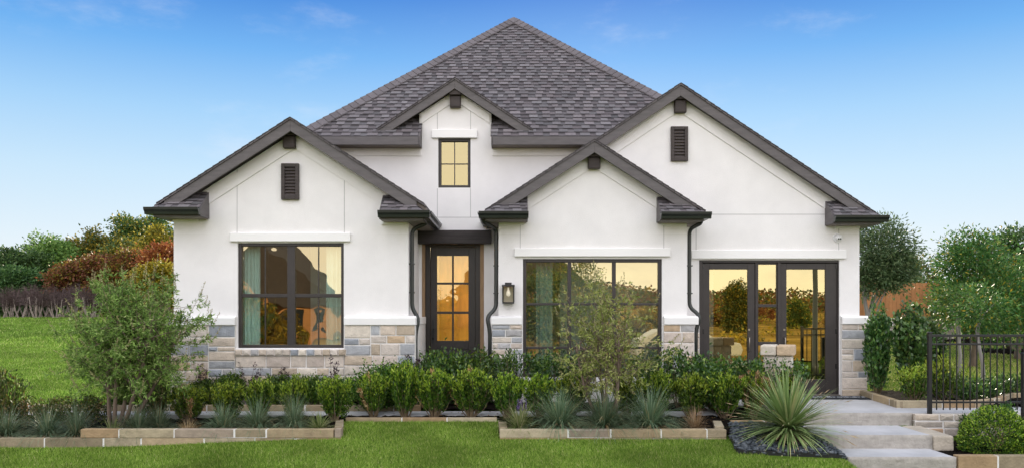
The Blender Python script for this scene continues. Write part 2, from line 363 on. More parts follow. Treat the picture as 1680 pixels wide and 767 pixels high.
b = MB(); b.tube([(-.9, 3.4, 2.93), (-.9, 3.4, 2.99)], .2, 20); b.build('ceiling_lamp', M['lit_disc'], house)
b = MB(); b.box(-1.0, -.6, 3.0, 3.9, .0, .9); b.box(-1.05, -.55, 2.95, 3.95, .9, .94); b.build('hall_console', M['jamb'], house, bevel=.01)

# windows --------------------------------------------------------------
def window(o, y, vb, hb, thin_v, thin_h, gm, fw=.055, label=None):
    x0, x1, z0, z1 = o
    w = empty('window'); w.parent = house
    if label: w['label'] = label
    f = MB(); ya, yb = y + .035, y + .125
    f.box(x0, x0 + fw, ya, yb, z0, z1); f.box(x1 - fw, x1, ya, yb, z0, z1); f.box(x0 + fw, x1 - fw, ya + .002, yb - .002, z1 - fw, z1); f.box(x0 + fw, x1 - fw, ya + .002, yb - .002, z0, z0 + fw)
    f.build('frame', M['bronze'], w, bevel=.006)
    for a, c in vb:
        m = MB(); m.box(a, c, ya + .008, yb - .006, z0 + fw - .002, z1 - fw + .002); m.build('mullion', M['bronze'], w, bevel=.005)
    for a, c in hb:
        m = MB(); m.box(x0 + fw - .002, x1 - fw + .002, ya + .016, yb - .012, a, c); m.build('meeting_rail', M['bronze'], w, bevel=.005)
    for a, za, zb in thin_v:
        m = MB(); m.box(a - .009, a + .009, ya + .035, yb - .02, za, zb); m.build('muntin', M['bronze'], w)
    for a, xa, xb in thin_h:
        m = MB(); m.box(xa, xb, ya + .037, yb - .022, a - .009, a + .009); m.build('muntin', M['bronze'], w)
    g = MB(); g.poly([(x0 + .02, y + .085, z0 + .02), (x1 - .02, y + .085, z0 + .02), (x1 - .02, y + .085, z1 - .02), (x0 + .02, y + .085, z1 - .02)]); g.build('glass', gm, w)
    return w
xl = lambda p: X(p, DL); zl = lambda p: Z(p, DL); xc_ = lambda p: X(p, DC); zc_ = lambda p: Z(p, DC)
window(OL, YL, [(xl(470), xl(483))], [(zl(487), zl(481))], [(xl(433), zl(481), zl(404)), (xl(521), zl(481), zl(404)), (xl(433), zl(565), zl(487)), (xl(521), zl(565), zl(487))], [], M['glass_left'], label='wide double window with curtains')
window(OC, YC, [(xc_(931.5), xc_(937.5)), (xc_(1005), xc_(1011))], [(zc_(500), zc_(496)), (zc_(572), zc_(568))], [], [], M['glass_mid'], fw=.06, label='large grid window behind the feathery small tree')
xe = lambda p: X(p, DE); ze = lambda p: Z(p, DE)
window(OU, YE, [], [], [(xe(745.5), OU[2] + .04, OU[3] - .04)], [(ze(268), OU[0] + .04, OU[1] - .04)], M['glass_up'], fw=.055, label='small four pane upper window')

# glazed double doors ---------------------------------------------------
xr = lambda p: X(p, DR); zr = lambda p: Z(p, DR)
b = MB(); y = YR
b.box(OR[0], xr(1153), y + .02, y + .14, 0, OR[3]); b.box(xr(1375), OR[1], y + .02, y + .14, 0, OR[3]); b.box(xr(1153), xr(1375), y + .022, y + .138, zr(430), OR[3])
b.box(xr(1240), xr(1244), y + .03, y + .13, 0, zr(430)); b.box(xr(1277), xr(1282), y + .03, y + .13, 0, zr(430))
b.build('door_frame', M['bronze'], house, bevel=.006)
b = MB(); b.box(OR[0], OR[1], y - .05, y + .16, .0, .02); b.build('door_sill', M['steel'], house, bevel=.004)
def glazed_door(a0, a1, g0, g1, hx):
    d = empty('glass_door'); d.parent = house
    x0, x1, gx0, gx1 = xr(a0), xr(a1), xr(g0), xr(g1); zt = zr(431); gt, gb = zr(441), zr(622)
    b = MB(); ya, yb = y + .05, y + .10
    b.box(x0 + .003, gx0, ya, yb, .025, zt); b.box(gx1, x1 - .003, ya, yb, .025, zt); b.box(gx0, gx1, ya + .001, yb - .001, gt, zt); b.box(gx0, gx1, ya + .001, yb - .001, .025, gb)
    b.build('door_leaf', M['bronze'], d, bevel=.005)
    g = MB(); g.poly([(gx0 - .005, y + .075, gb - .005), (gx1 + .005, y + .075, gb - .005), (gx1 + .005, y + .075, gt + .005), (gx0 - .005, y + .075, gt + .005)]); g.build('glass', M['glass_door'], d)
    t = MB(); hx_ = xr(hx); s = -1 if hx < 1250 else 1
    t.tube([(hx_, ya, zr(553)), (hx_, ya - .05, zr(553)), (hx_ + s * .005, ya - .055, zr(555)), (hx_ + s * .005, ya - .055, zr(573)), (hx_, ya - .05, zr(575)), (hx_, ya, zr(575))], .011, 8); t.build('handle', M['steel'], d, smooth=True)
    t = MB(); t.tube([(hx_ + s * .0, ya + .002, zr(540)), (hx_, ya - .012, zr(540))], .02, 12); t.build('lock', M['steel'], d)
    hs = xr(a0) + .02 if s < 0 else xr(a1) - .02
    for py in (436, 543, 600):
        h = MB(); h.box(hs - .014, hs + .014, ya - .012, ya - .0005, zr(py + 4), zr(py - 4)); h.build('hinge', M['black_plastic'], d)
glazed_door(1153, 1240, 1165, 1228, 1230); glazed_door(1282, 1375, 1292, 1356, 1288)
sd = empty('sidelight'); sd.parent = house
b = MB(); gx0, gx1 = xr(1245.5), xr(1275.5)
b.box(xr(1244), gx0, y + .05, y + .10, .025, zr(430)); b.box(gx1, xr(1277), y + .05, y + .10, .025, zr(430))
for a, c in ((430, 433), (498, 503), (560, 566), (622, 645)): b.box(gx0, gx1, y + .051, y + .099, zr(c), zr(a))
b.build('frame', M['bronze'], sd, bevel=.004)
g = MB(); g.poly([(gx0, y + .075, zr(630)), (gx1, y + .075, zr(630)), (gx1, y + .075, zr(432)), (gx0, y + .075, zr(432))]); g.build('glass', M['glass_door'], sd)

# entry door ------------------------------------------------------------
ed = empty('entry_door'); ed.parent = house; ed['label'] = 'dark wooden door with six lit panes'
D2 = 15.5; y = YE + .10; q = lambda p: X(p, D2); qz = lambda p: Z(p, D2)
b = MB(); b.box(q(698), q(706), y - .03, y + .06, .05, qz(401)); b.box(q(780), q(788), y - .03, y + .06, .05, qz(401)); b.box(q(706), q(780), y - .028, y + .058, qz(405), qz(401)); b.build('door_frame', M['doorwood'], ed, bevel=.005)
b = MB(); b.box(OE[0] + .002, q(698), YE + .01, y + .06, .05, OE[3]); b.box(q(788), OE[1] - .002, YE + .01, y + .06, .05, OE[3]); b.box(q(698), q(788), YE + .012, y + .058, qz(401), OE[3] - .002); b.build('jamb', M['jamb'], ed, bevel=.003)
gx = [(717, 741.5), (744.5, 768.5)]; gzs = [(419, 462.5), (466, 510), (514, 558)]
b = MB(); ya, yb = y, y + .045
b.box(q(706) + .003, q(717), ya, yb, .06, qz(405) - .003); b.box(q(768.5), q(780) - .003, ya, yb, .06, qz(405) - .003)
b.box(q(717), q(768.5), ya + .001, yb - .001, qz(419), qz(405) - .003); b.box(q(717), q(768.5), ya + .001, yb - .001, qz(572), qz(558)); b.box(q(717), q(768.5), ya + .001, yb - .001, .06, .22)
b.build('door_leaf', M['doorwood'], ed, bevel=.004)
b = MB(); b.box(q(741.5), q(744.5), ya + .004, yb - .004, qz(558), qz(419)); 
for a, c in ((462.5, 466), (510, 514)): b.box(q(717), q(768.5), ya + .006, yb - .006, qz(c), qz(a))
b.build('muntin', M['doorwood'], ed, bevel=.003)
b = MB(); b.prism_x([(ya + .015, .22), (ya + .015, qz(572)), (yb - .002, qz(572)), (yb - .002, .22)], q(717), q(768.5)); b.box(q(722), q(764), ya + .003, ya + .0149, .30, qz(577)); b.build('panel', M['doorpanel'], ed, bevel=.008)
g = MB(); g.poly([(q(716), ya + .022, qz(559)), (q(769.5), ya + .022, qz(559)), (q(769.5), ya + .022, qz(418)), (q(716), ya + .022, qz(418))]); g.build('glass', M['glass_entry'], ed)
b = MB(); b.box(q(709), q(712.5), ya - .012, ya - .0005, qz(562), qz(524)); b.tube([(q(710.8), ya - .01, qz(538)), (q(710.8), ya - .06, qz(540)), (q(710.8), ya - .06, qz(553)), (q(710.8), ya - .01, qz(556))], .01, 8); b.build('handle', M['iron'], ed)
b = MB(); d2 = 15.2; b.box(X(683, d2), X(806, d2), YE - .2, YE - .003, Z(399, d2), Z(377, d2)); b.build('header_beam', M['beam'], house, bevel=.012)

# stucco joints, lintels, ledges -----------------------------------------
def part(name, mat, fn, bevel=0): b = MB(); fn(b); return b.build(name, mat, house, bevel=bevel)
def slab(x0, x1, y, z0, z1, proud): 
    b = MB(); b.box(x0, x1, y - proud, y - .0015, z0, z1); return b
slab(xl(378), xl(575.5), YL, zl(396), zl(382), .05).build('lintel', M['trim_white'], house, bevel=.008)
slab(xc_(844), xc_(1099), YC, zc_(420.5), zc_(407), .05).build('lintel', M['trim_white'], house, bevel=.008)
slab(xr(1134), xr(1387), YR, zr(424), zr(410), .05).build('lintel', M['trim_white'], house, bevel=.008)
slab(xe(708.5), xe(783), YE, ze(227), ze(213.5), .05).build('lintel', M['trim_white'], house, bevel=.008)
def joints(y, lines):
    for (xa, za, xb, zb) in lines:
        b = MB()
        dx, dz = xb - xa, zb - za; L = math.hypot(dx, dz); nx, nz = -dz / L * .006, dx / L * .006
        b.prism_y([(xa - nx, za - nz), (xb - nx, zb - nz), (xb + nx, zb + nz), (xa + nx, za + nz)], y - .002, y + .004)
        b.build('stucco_joint', M['joint'], house)
joints(YL, [(xl(389), zl(382), xl(389), zl(277)), (xl(565), zl(382), xl(565), zl(279))])
joints(YC, [(xc_(853.5), zc_(407), xc_(853.5), zc_(368)), (xc_(1089), zc_(407), xc_(1089), zc_(368))])
joints(YR, [(xr(1142), zr(410), xr(1142), zr(352)), (xr(1165), zr(351.5), xr(1367), zr(351.5)), (xr(1376), zr(410), xr(1376), zr(372))])
joints(YE, [(xe(717.5), ze(213), xe(717.5), ze(172)), (xe(772), ze(213), xe(772), ze(172)), (xe(717.5), ze(309), xe(717.5), ze(356)), (xe(772), ze(309), xe(772), ze(356)), (xe(690), ze(356.5), xe(805), ze(356.5))])
def ledge(x0, x1, y, wrap=0):
    b = MB(); b.prism_x([(y - .002, 1.345), (y - .11, 1.345), (y - .115, 1.47), (y - .002, 1.505)], x0, x1); b.build('ledge', M['trim_white'], house, bevel=.008)
ledge(LX0 - .1, xl(388.5), YL); ledge(xl(566), xl(683), YL)
ledge(X(806, DC), xc_(856), YC); ledge(xc_(1088), X(1144, DC), YC)
ledge(xr(1378), xr(1423), YR)
b = MB(); b.box(LX1 + .002, xl(683), YL + .001, YE - .002, 1.345, 1.48); b.build('ledge', M['trim_white'], house, bevel=.008)
b = MB(); b.box(CX1 + .002, X(1144, DC), YC + .001, YR - .12, 1.345, 1.48); b.build('ledge', M['trim_white'], house, bevel=.008)
b = MB(); b.box(RX1 + .002, xr(1423), YR + .001, 4, 1.345, 1.48); b.build('ledge', M['trim_white'], house, bevel=.008)

# stone base ----------------------------------------------------------------
PAL = [(.58, .52, .44), (.54, .46, .38), (.47, .39, .30), (.56, .50, .44), (.315, .335, .365), (.365, .375, .39), (.56, .49, .42), (.50, .43, .37), (.40, .39, .385), (.52, .39, .26)]
PW = [5, 5, 4, 4, 6, 6, 4, 3, 1, 2]
def stone_block(b, x0, x1, z0, z1, y, rng, pal=PAL, pw=PW, g=.007):
    c = rng.choices(pal, pw)[0]; k = rng.uniform(.88, 1.14); b.cc = tuple(min(1, v * k) for v in c)
    j = lambda a: rng.uniform(-a, a)
    x0 += g; x1 -= g; z0 += g; z1 -= g; i = min(.012, (z1 - z0) * .2); pr = .018 + j(.008)
    A = [(x0 + j(.003), z0 + j(.003)), (x1 + j(.003), z0 + j(.003)), (x1 + j(.003), z1 + j(.003)), (x0 + j(.003), z1 + j(.003))]
    B = [(x0 + i, z0 + i), (x1 - i, z0 + i), (x1 - i, z1 - i), (x0 + i, z1 - i)]; m = [((x0 + x1) / 2 + j(.1 * (x1 - x0)), (z0 + z1) / 2 + j(.02))]
    pts = [(x, y, z) for x, z in A] + [(x, y - pr + j(.004), z) for x, z in B] + [(x, y - pr - .006 + j(.006), z) for x, z in m]
    b.add(pts, [(0, 1, 5, 4), (1, 2, 6, 5), (2, 3, 7, 6), (3, 0, 4, 7), (4, 5, 8), (5, 6, 8), (6, 7, 8), (7, 4, 8)])
def stone_fill(b, x0, x1, z0, z1, y, rng):
    """random ashlar: the area is cut again and again into unequal stones, so that few joints run through"""
    def cut(xa, xb, za, zb):
        w, h = xb - xa, zb - za
        if h > .34 or (h > .21 and rng.random() < .62) or (h > .26):
            if w > .95 and rng.random() < .75: pass
            elif h > .17:
                m = za + h * rng.choice([.34, .4, .5, .6, .66])
                if min(m - za, zb - m) > .065: cut(xa, xb, za, m); cut(xa, xb, m, zb); return
        if w > .62 or (w > .42 and w > h * 3.6) or (w > .34 and rng.random() < .3):
            m = xa + w * rng.uniform(.32, .68)
            if min(m - xa, xb - m) > .11: cut(xa, m, za, zb); cut(m, xb, za, zb); return
        stone_block(b, xa, xb, za, zb, y, rng)
    cut(x0, x1, z0, z1)
def veneer(regions, y, ret, seed):
    rng = random.Random(seed); b = MB(); m = MB(); T = .075
    for x0, x1, z0, z1 in regions:
        m = MB(); b = MB(); m.box(x0 + .004, x1 - .004, y - T, y - .0012, z0, z1); stone_fill(b, x0, x1, z0, z1, y - T + .002, rng)
        m.build('mortar_bed', M['mortar'], house); b.build('stone_veneer', M['stone'], house)
    for xs, yb, sgn in ret:     # stones turning the corner
        rb = MB(); z = 1.345
        while z > -.2:
            h = rng.choice([.15, .2, .27]); yy = y - T
            while yy < yb:
                w = rng.uniform(.3, .6); t = MB(); 
                stone_block(t, 0, min(w, yb - yy), z - h, z, 0, rng)
                rb.cc = t.cc; rb.add([(xs - sgn * (-p[1]) * -1 if False else xs + sgn * (-p[1]), yy + (p[0] if sgn > 0 else min(w, yb - yy) - p[0]), p[2]) for p in t.v], [f if sgn > 0 else f for f in t.f]); yy += w
            z -= h
        rb.build('stone_veneer', M['stone'], house)
ZB = -.2
veneer([(xl(283), xl(388.5), ZB, 1.342), (xl(566), xl(682), ZB, 1.342), (xl(388.5), xl(566), ZB, zl(582.5))], YL, [(LX1 + .06, YE, 1)], 5)
b = MB(); b.box(xl(682) - .075, xl(682), YL - .07, YE - .003, ZB, 1.34); b.build('mortar_bed', M['mortar'], house)
rng = random.Random(8); b = MB(); n = 14; w = (xl(570) - xl(388.5)) / n
for k in range(n): stone_block(b, xl(388.5) + k * w, xl(388.5) + (k + 1) * w, zl(582), zl(571.5), YL - .11, rng, g=.004)
b.build('window_sill', M['stone'], house)
b = MB(); b.box(xl(388.5), xl(570), YL - .108, YL + .03, zl(582), zl(571.8)); b.build('mortar_bed', M['mortar'], house)
veneer([(X(807, DC), xc_(857), ZB, 1.342), (xc_(1087), X(1138, DC), ZB, 1.342)], YC, [], 21)
veneer([(xr(1378), xr(1420), -.02, 1.342)], YR, [(RX1 + .07, 3, 1)], 33)
b = MB(); b.box(xr(1420) - .1, xr(1420), YR - .07, 3, -.2, 1.34); b.build('mortar_bed', M['mortar'], house)
veneer([(X(1139, DR), xr(1146.5), -.02, 1.342)], YR, [], 35)

# roof trim -------------------------------------------------------------------
def rake(xc, zp, pitch, hwl, hwr, y, h=.178, th=.045):
    """pair of sloping boards with the shingle edge above them"""
    for s, hw in ((-1, hwl), (1, hwr)):
        xe_, zz = xc + s * hw, zp - pitch * hw
        pts = [(xc, zp - .03), (xc, zp - .03 - h * 1.12), (xe_ - s * (h * .95), zz - .03 - h * 1.12 + pitch * h * .95), (xe_, zz - .03 - h * .45), (xe_, zz - .03)]
        if s < 0: pts = pts[::-1]
        pts = pts[::-1]
        b = MB(); b.prism_y(pts, y, y + th); b.build('rake_board', M['fascia'], house, bevel=.005)
def gable_roof(xc, zp, pitch, hwl, hwr, y0, y1):
    r = empty('roof'); r.parent = house
    for s, hw in ((-1, hwl), (1, hwr)):
        pts = [(xc, zp), (xc + s * hw, zp - pitch * hw), (xc + s * hw, zp - pitch * hw - .03), (xc, zp - .03)]
        if s > 0: pts = pts[::-1]
        b = MB(); b.prism_y(pts, y0 - .02, y1); b.build('shingles', M['shingle_side'], r)
        pts = [(xc, zp - .034), (xc + s * hw, zp - pitch * hw - .034), (xc + s * hw, zp - pitch * hw - .10), (xc, zp - .10)]
        if s > 0: pts = pts[::-1]
        b = MB(); b.prism_y(pts, y0 + .05, y1); b.build('soffit', M['soffit'], r)
    # ragged shingle edge along the rakes
    rng = random.Random(int(zp * 1000)); b = MB()
    for s, hw in ((-1, hwl), (1, hwr)):
        t = 0
        while t < hw - .05:
            w = rng.uniform(.1, .14); k = rng.uniform(.7, 1.2); b.cc = (.10 * k, .09 * k, .095 * k); a, c = t, min(hw, t + w)
            pts = [(xc + s * a, zp - pitch * a + .004), (xc + s * c, zp - pitch * c + .004), (xc + s * c, zp - pitch * c + .020), (xc + s * a, zp - pitch * a + .010)]
            if s < 0: pts = pts[::-1]
            b.prism_y(pts, y0 - .03, y0 + .3); t += w
    b.build('shingle_edge', M['shingle'], r)
    return r
HW_L = LXC - X(248, 13.42); HW_C = CXC - X(793, 14.05); HW_R = X(1449, 14.6) - RXC
rake(LXC, ZL, PITCH, HW_L - .16, HW_L - .16, YL - .28); gable_roof(LXC, ZL, PITCH, HW_L, HW_L, YL - .28, 4.5)
rake(CXC, ZC, PITCH, HW_C - .16, HW_C - .16, YC - .24); gable_roof(CXC, ZC, PITCH, HW_C, HW_C, YC - .24, 3.5)
rake(RXC, ZR, .665, 2.15, HW_R - .16, YR - .2); gable_roof(RXC, ZR, .665, 2.2, HW_R, YR - .2, 7)
rake(EXC, ZE, .66, 1.46, 1.46, YE - .2, h=.155); gable_roof(EXC, ZE, .66, 1.5, 1.5, YE - .2, 1.7)
# frieze boards under the rakes
def frieze(xc, zp, pitch, hw, y, off=.27, h=.16):
    for s in (-1, 1):
        a = zp - off
        pts = [(xc, a), (xc + s * hw, a - pitch * hw), (xc + s * hw, a - pitch * hw - h), (xc, a - h)]
        if s > 0: pts = pts[::-1]
        b = MB(); b.prism_y(pts, y - .022, y - .0015); b.build('frieze_board', M['stucco'], house)
frieze(LXC, ZL, PITCH, 1.85, YL, .25, .22); frieze(CXC, ZC, PITCH, 1.5, YC, .25, .2); frieze(RXC, ZR, .665, 3.0, YR, .25, .22); frieze(EXC, ZE, .66, .66, YE, .22, .17)

def shingle_face(parent, polys, org, u, w, n, length, exp=.142, seed=1, name='shingles'):
    """laminated shingles: each course a thin wedge, with a random row of thicker tabs; clipped to the roof plane polygons.
    org+u*a+w*b are plane coordinates; b runs up the slope"""
    rng = random.Random(seed); b = MB(); u, w, n, org = Vector(u), Vector(w), Vector(n), Vector(org)
    P = lambda a, c, h: tuple(org + u * a + w * c + n * h)
    for poly in polys:
        lo_a, hi_a = min(p[0] for p in poly), max(p[0] for p in poly); lo, hi = min(p[1] for p in poly), max(p[1] for p in poly)
        k0 = int(math.floor(lo / exp)) ; r = k0
        while r * exp < hi:
            c0, c1 = r * exp, (r + 1) * exp; rr = random.Random(seed * 1000 + r); a = -12 + rr.uniform(0, .3); tab = False
            while a < 12:
                wd_ = rr.uniform(.11, .21) if tab else rr.uniform(.07, .18)
                if a + wd_ > lo_a and a < hi_a:
                    q = clip([(a, c0), (a + wd_, c0), (a + wd_, c1 + .004), (a, c1 + .004)], poly)
                    if len(q) > 2:
                        v = rr.choice([.12, .135, .15, .172, .14]) * rr.uniform(.9, 1.1); t = rr.uniform(-.004, .008)
                        if tab: v *= 1.10
                        else: v *= .77
                        b.cc = (v + t, v * .925, v * .955 + .002)
                        hb = .018 if tab else .008
                        H = lambda p: hb * (1 - (p[1] - c0) / exp) + .002
                        b.poly([P(p[0], p[1], H(p)) for p in q])
                        if not tab:      # the dark band laminated shingles carry below the tabs of the next course
                            qq = clip([(a, c0 + exp * .66), (a + wd_, c0 + exp * .66), (a + wd_, c1), (a, c1)], poly)
                            if len(qq) > 2: b.cc = (v * .55, v * .5, v * .53); b.poly([P(p[0], p[1], H(p) + .0015) for p in qq])
                        low = [p for p in q if abs(p[1] - c0) < 1e-5]
                        if len(low) == 2:
                            low.sort(); b.cc = (v * .42, v * .38, v * .42)
                            b.poly([P(low[0][0], low[0][1], .0), P(low[1][0], low[1][1], .0), P(low[1][0], low[1][1], hb + .002), P(low[0][0], low[0][1], hb + .002)])
                else: rr.random(), rr.random(), rr.random()
                a += wd_; tab = not tab
            r += 1
    return b.build(name, M['shingle'], parent)

# main hipped roof
EV, EY = Z(224, 15.05), .05
PK = Vector((X(843, 19.25), 4.23, EV + .9 * 4.18)); HL, HR_ = PK.x + 4.16, 4.25 - PK.x
roof = empty('roof'); roof.parent = house; roof['label'] = 'tall main roof rising to a point'
sl_ = math.hypot(1, .9); wv = (0, 1 / sl_, .9 / sl_); nv = (0, -.9 / sl_, 1 / sl_); Ls = 4.18 * sl_
lin = lambda c: (-HL * (1 - c / Ls), HR_ * (1 - c / Ls))
cn = .58
pu = [(lin(cn)[0], cn), (lin(cn)[1], cn), (0, Ls)]
x1n, x2n = X(690, 15.1) - PK.x, X(805, 15.1) - PK.x
pl_ = [(-HL, 0), (x1n, 0), (x1n, cn), (lin(cn)[0], cn)]; pr_ = [(x2n, 0), (HR_, 0), (lin(cn)[1], cn), (x2n, cn)]
shingle_face(roof, [pu, pl_, pr_], (PK.x, EY, EV), (1, 0, 0), wv, nv, Ls)
b = MB()
Pp = lambda a, c, h: tuple(Vector((PK.x, EY, EV)) + Vector((1, 0, 0)) * a + Vector(wv) * c + Vector(nv) * h)
for poly in (pu, pl_, pr_): b.poly([Pp(a, c, -.004) for a, c in poly])
RB = 9.0   # ridge runs back, sides and rear close the roof
b.poly([(PK.x - HL, EY, EV), (PK.x, PK.y, PK.z), (PK.x, RB, PK.z), (PK.x - HL, RB + 4, EV)][::-1]); b.poly([(PK.x + HR_, EY, EV), (PK.x, PK.y, PK.z), (PK.x, RB, PK.z), (PK.x + HR_, RB + 4, EV)]); b.poly([(PK.x - HL, RB + 4, EV), (PK.x, RB, PK.z), (PK.x + HR_, RB + 4, EV)][::-1])
b.build('roof_deck', M['shingle_side'], roof)
def hip_caps(a, c, seed):
    rng = random.Random(seed); a, c = Vector(a), Vector(c); L = (c - a).length; t = (c - a) / L; n = int(L / .17); b = MB()
    side = t.cross(Vector((0, 0, 1))).normalized(); up = side.cross(t).normalized()
    for k in range(n):
        p0, p1 = a + t * (L * k / n - .05), a + t * (L * (k + 1) / n); v = rng.uniform(.12, .16); b.cc = (v, v * .9, v * .94)
        for s in (-1, 1):
            w0 = side * s * .19 - Vector((0, 0, .12)); h0, h1 = up * .03, up * .014
            q = [p0 + h0, p0 + w0 + h0, p1 + w0 + h1, p1 + h1]; q2 = [p - up * .02 for p in q]
            if s > 0: q = q[::-1]; q2 = q2[::-1]
            b.add(q + q2, [(0, 1, 2, 3), (4, 7, 6, 5), (0, 4, 5, 1), (1, 5, 6, 2), (2, 6, 7, 3), (3, 7, 4, 0)])
    b.build('hip_cap', M['shingle'], roof)
hip_caps((PK.x - HL, EY, EV + .02), (PK.x, PK.y, PK.z + .03), 3); hip_caps((PK.x + HR_ * .86, EY + 4.18 * .14, EV + .9 * 4.18 * .14 + .02), (PK.x, PK.y, PK.z + .03), 4)
# main eave fascia and soffit, in two lengths either side of the entry gable
for xa, xb in ((PK.x - HL, X(688, 15.05)), (X(807, 15.05), PK.x + HR_)):
    b = MB(); b.box(xa, xb, EY - .02, EY + .02, EV - .16, EV - .004); b.build('fascia', M['fascia'], house, bevel=.004)
    b = MB(); b.box(xa, xb, EY + .021, YE - .002, EV - .15, EV - .12); b.build('soffit', M['soffit'], house)
    b = MB(); b.box(xa, xb, YE - .025, YE - .0015, EV - .30, EV - .155); b.build('frieze_board', M['stucco'], house)
    # closing cheek beside the entry gable
xa, xb = X(688, 15.05), X(807, 15.05)
for x, s in ((xa, 1), (xb, -1)):
    b = MB(); b.prism_x([(EY - .02, EV - .16), (EY - .02, EV - .0), (YE - .003, EV + .31), (YE - .003, EV - .16)], x - .012, x + .012); b.build('eave_cheek', M['fascia'], house)

# eave returns, gutters, downspouts
def gut_profile(y, z): return [(y, z), (y, z - .115), (y - .075, z - .115), (y - .085, z - .075), (y - .12, z - .04), (y - .125, z), (y - .115, z), (y - .105, z - .02), (y - .01, z - .02)]
def ret(xo, xi, yw, zg, over, pitch, drop_side, seed, side_to):
    """small roof return at the foot of a gable: shingles, fascia, soffit, gutter turning the corner"""
    s = 1 if xi > xo else -1; yf = yw - over; g = empty('eave_return'); g.parent = house
    zt = zg + .33; Lr = math.hypot(over, .33); w = (0, over / Lr, .33 / Lr); n = (0, -.33 / Lr, over / Lr)
    run = .33 / pitch
    A = [(0, 0), (abs(xi - xo), 0), (abs(xi - xo), Lr), (run, Lr)]
    if s < 0: A = [(-a, c) for a, c in A][::-1]
    shingle_face(g, [A], (xo, yf, zg), (1, 0, 0), w, n, Lr, exp=.11, seed=seed)
    b = MB(); b.poly([(xo, yf, zg - .004), (xi, yf, zg - .004), (xi, yw, zt - .004), (xo + s * run, yw, zt - .004)] if s > 0 else [(xi, yf, zg - .004), (xo, yf, zg - .004), (xo + s * run, yw, zt - .004), (xi, yw, zt - .004)])
    b.build('return_deck', M['shingle_side'], g)
    b = MB(); b.prism_x([(yf + .01, zg - .135), (yf + .01, zg + .0), (yw - .003, zt + .005), (yw - .003, zg - .135)], xi - .012, xi + .012); b.build('end_board', M['fascia'], g)
    b = MB(); b.box(xo + s * .02, xi - s * .013, yf, yf + .03, zg - .15, zg - .008); b.build('fascia', M['fascia'], g)
    b = MB(); b.box(xo + s * .02, xi - s * .013, yf + .031, yw - .002, zg - .15, zg - .125); b.build('soffit', M['soffit'], g)
    b = MB(); b.prism_x(gut_profile(yf - .002, zg - .0), xo - s * .10, xi + .02) if s > 0 else b.prism_x(gut_profile(yf - .002, zg - .0), xi - .02, xo - s * .10)
    b.build('gutter', M['gutter'], g)
    b = MB(); pr = [(xo - s * (yf - p[0]) * 1.0, p[1]) for p in gut_profile(yf, zg)]
    pr = [(xo + (p[0] - yf) * s, p[1]) for p in gut_profile(yf, zg)]
    if s < 0: pr = pr[::-1]
    b.prism_y(pr, yf + .001, side_to); b.build('gutter', M['gutter'], g)
    b = MB(); b.box(xo + s * .005, xo + s * .035, yf + .03, side_to, zg - .15, zg - .01); b.build('fascia', M['fascia'], g)
    b = MB(); b.box(xo + s * .036, xo + s * (abs(xi - xo) + .05), yw + .01, side_to, zg - .15, zg - .125); b.build('soffit', M['soffit'], g)
    return g
OV = .42
dg = DL - OV
ret(X(250, dg), X(327, dg), YL, Z(341, dg), OV, PITCH, 0, 11, 6); ret(X(696, dg), X(623, dg), YL, Z(346, dg), OV, PITCH, 0, 12, YE - .01)
dg = DC - OV
ret(X(795, dg), X(865, dg), YC, Z(347.5, dg), OV, PITCH, 0, 13, YE - .01); ret(X(1156, dg), X(1085, dg), YC, Z(348.5, dg), OV, PITCH, 0, 14, YR - .01)
dg = DR - OV
ret(X(1446, dg), X(1369, dg), YR, Z(354, dg), OV, .665, 0, 15, 6)
for x0, x1, y, z in ((xl(285), xl(326), YL, Z(352, DL)), (xl(626), xl(669), YL, Z(357, DL)), (xc_(819), xc_(860), YC, Z(358, DC)), (xc_(1084), xc_(1126), YC, Z(359, DC)), (xr(1369), xr(1409.5), YR, Z(364, DR))):
    b = MB(); b.box(x0, x1, y - .05, y - .0016, z - .12, z + .06); b.build('frieze_block', M['trim_white'], house, bevel=.004)

def corbel(px0, px1, py0, py1, d, y):
    x0, x1, z0, z1 = X(px0, d), X(px1, d), Z(py1, d), Z(py0, d); h = z1 - z0
    c = empty('corbel'); c.parent = house
    b = MB(); b.box(x0, x1, y - .12, y - .002, z0, z0 + h * .62); b.build('bracket_block', M['wood_dark'], c, bevel=.02)
    b = MB(); b.box(x0 - .004, x1 + .004, y - .165, y - .002, z0 + h * .63, z1); b.build('outlooker', M['wood_dark'], c, bevel=.012)
corbel(466.5, 486.5, 213, 245, DL, YL); corbel(738.5, 756.5, 148, 178.5, DE, YE); corbel(964, 984, 249, 278.5, DC, YC); corbel(1105, 1124.5, 154, 187, DR, YR)
def vent(px0, px1, py0, py1, d, y):
    x0, x1, z0, z1 = X(px0, d), X(px1, d), Z(py1, d), Z(py0, d); v = empty('louvered_vent'); v.parent = house; fw = .062
    b = MB(); b.box(x0, x0 + fw, y - .06, y - .002, z0, z1); b.box(x1 - fw, x1, y - .06, y - .002, z0, z1); b.box(x0 + fw, x1 - fw, y - .059, y - .003, z1 - fw, z1); b.box(x0 + fw, x1 - fw, y - .059, y - .003, z0, z0 + fw * 1.1); b.build('frame', M['wood_dark'], v, bevel=.006)
    n = 9; hh = (z1 - z0 - 2.1 * fw) / n
    for k in range(n):
        a = z0 + fw * 1.1 + k * hh; s = MB(); s.prism_x([(y - .05, a), (y - .042, a + .002), (y - .012, a + hh * 1.0), (y - .02, a + hh * 1.0)][::-1], x0 + fw, x1 - fw); s.build('slat', M['wood_dark'], v)
vent(462.5, 491.5, 269, 328, DL, YL); vent(1100, 1128, 208.5, 265, DR, YR)

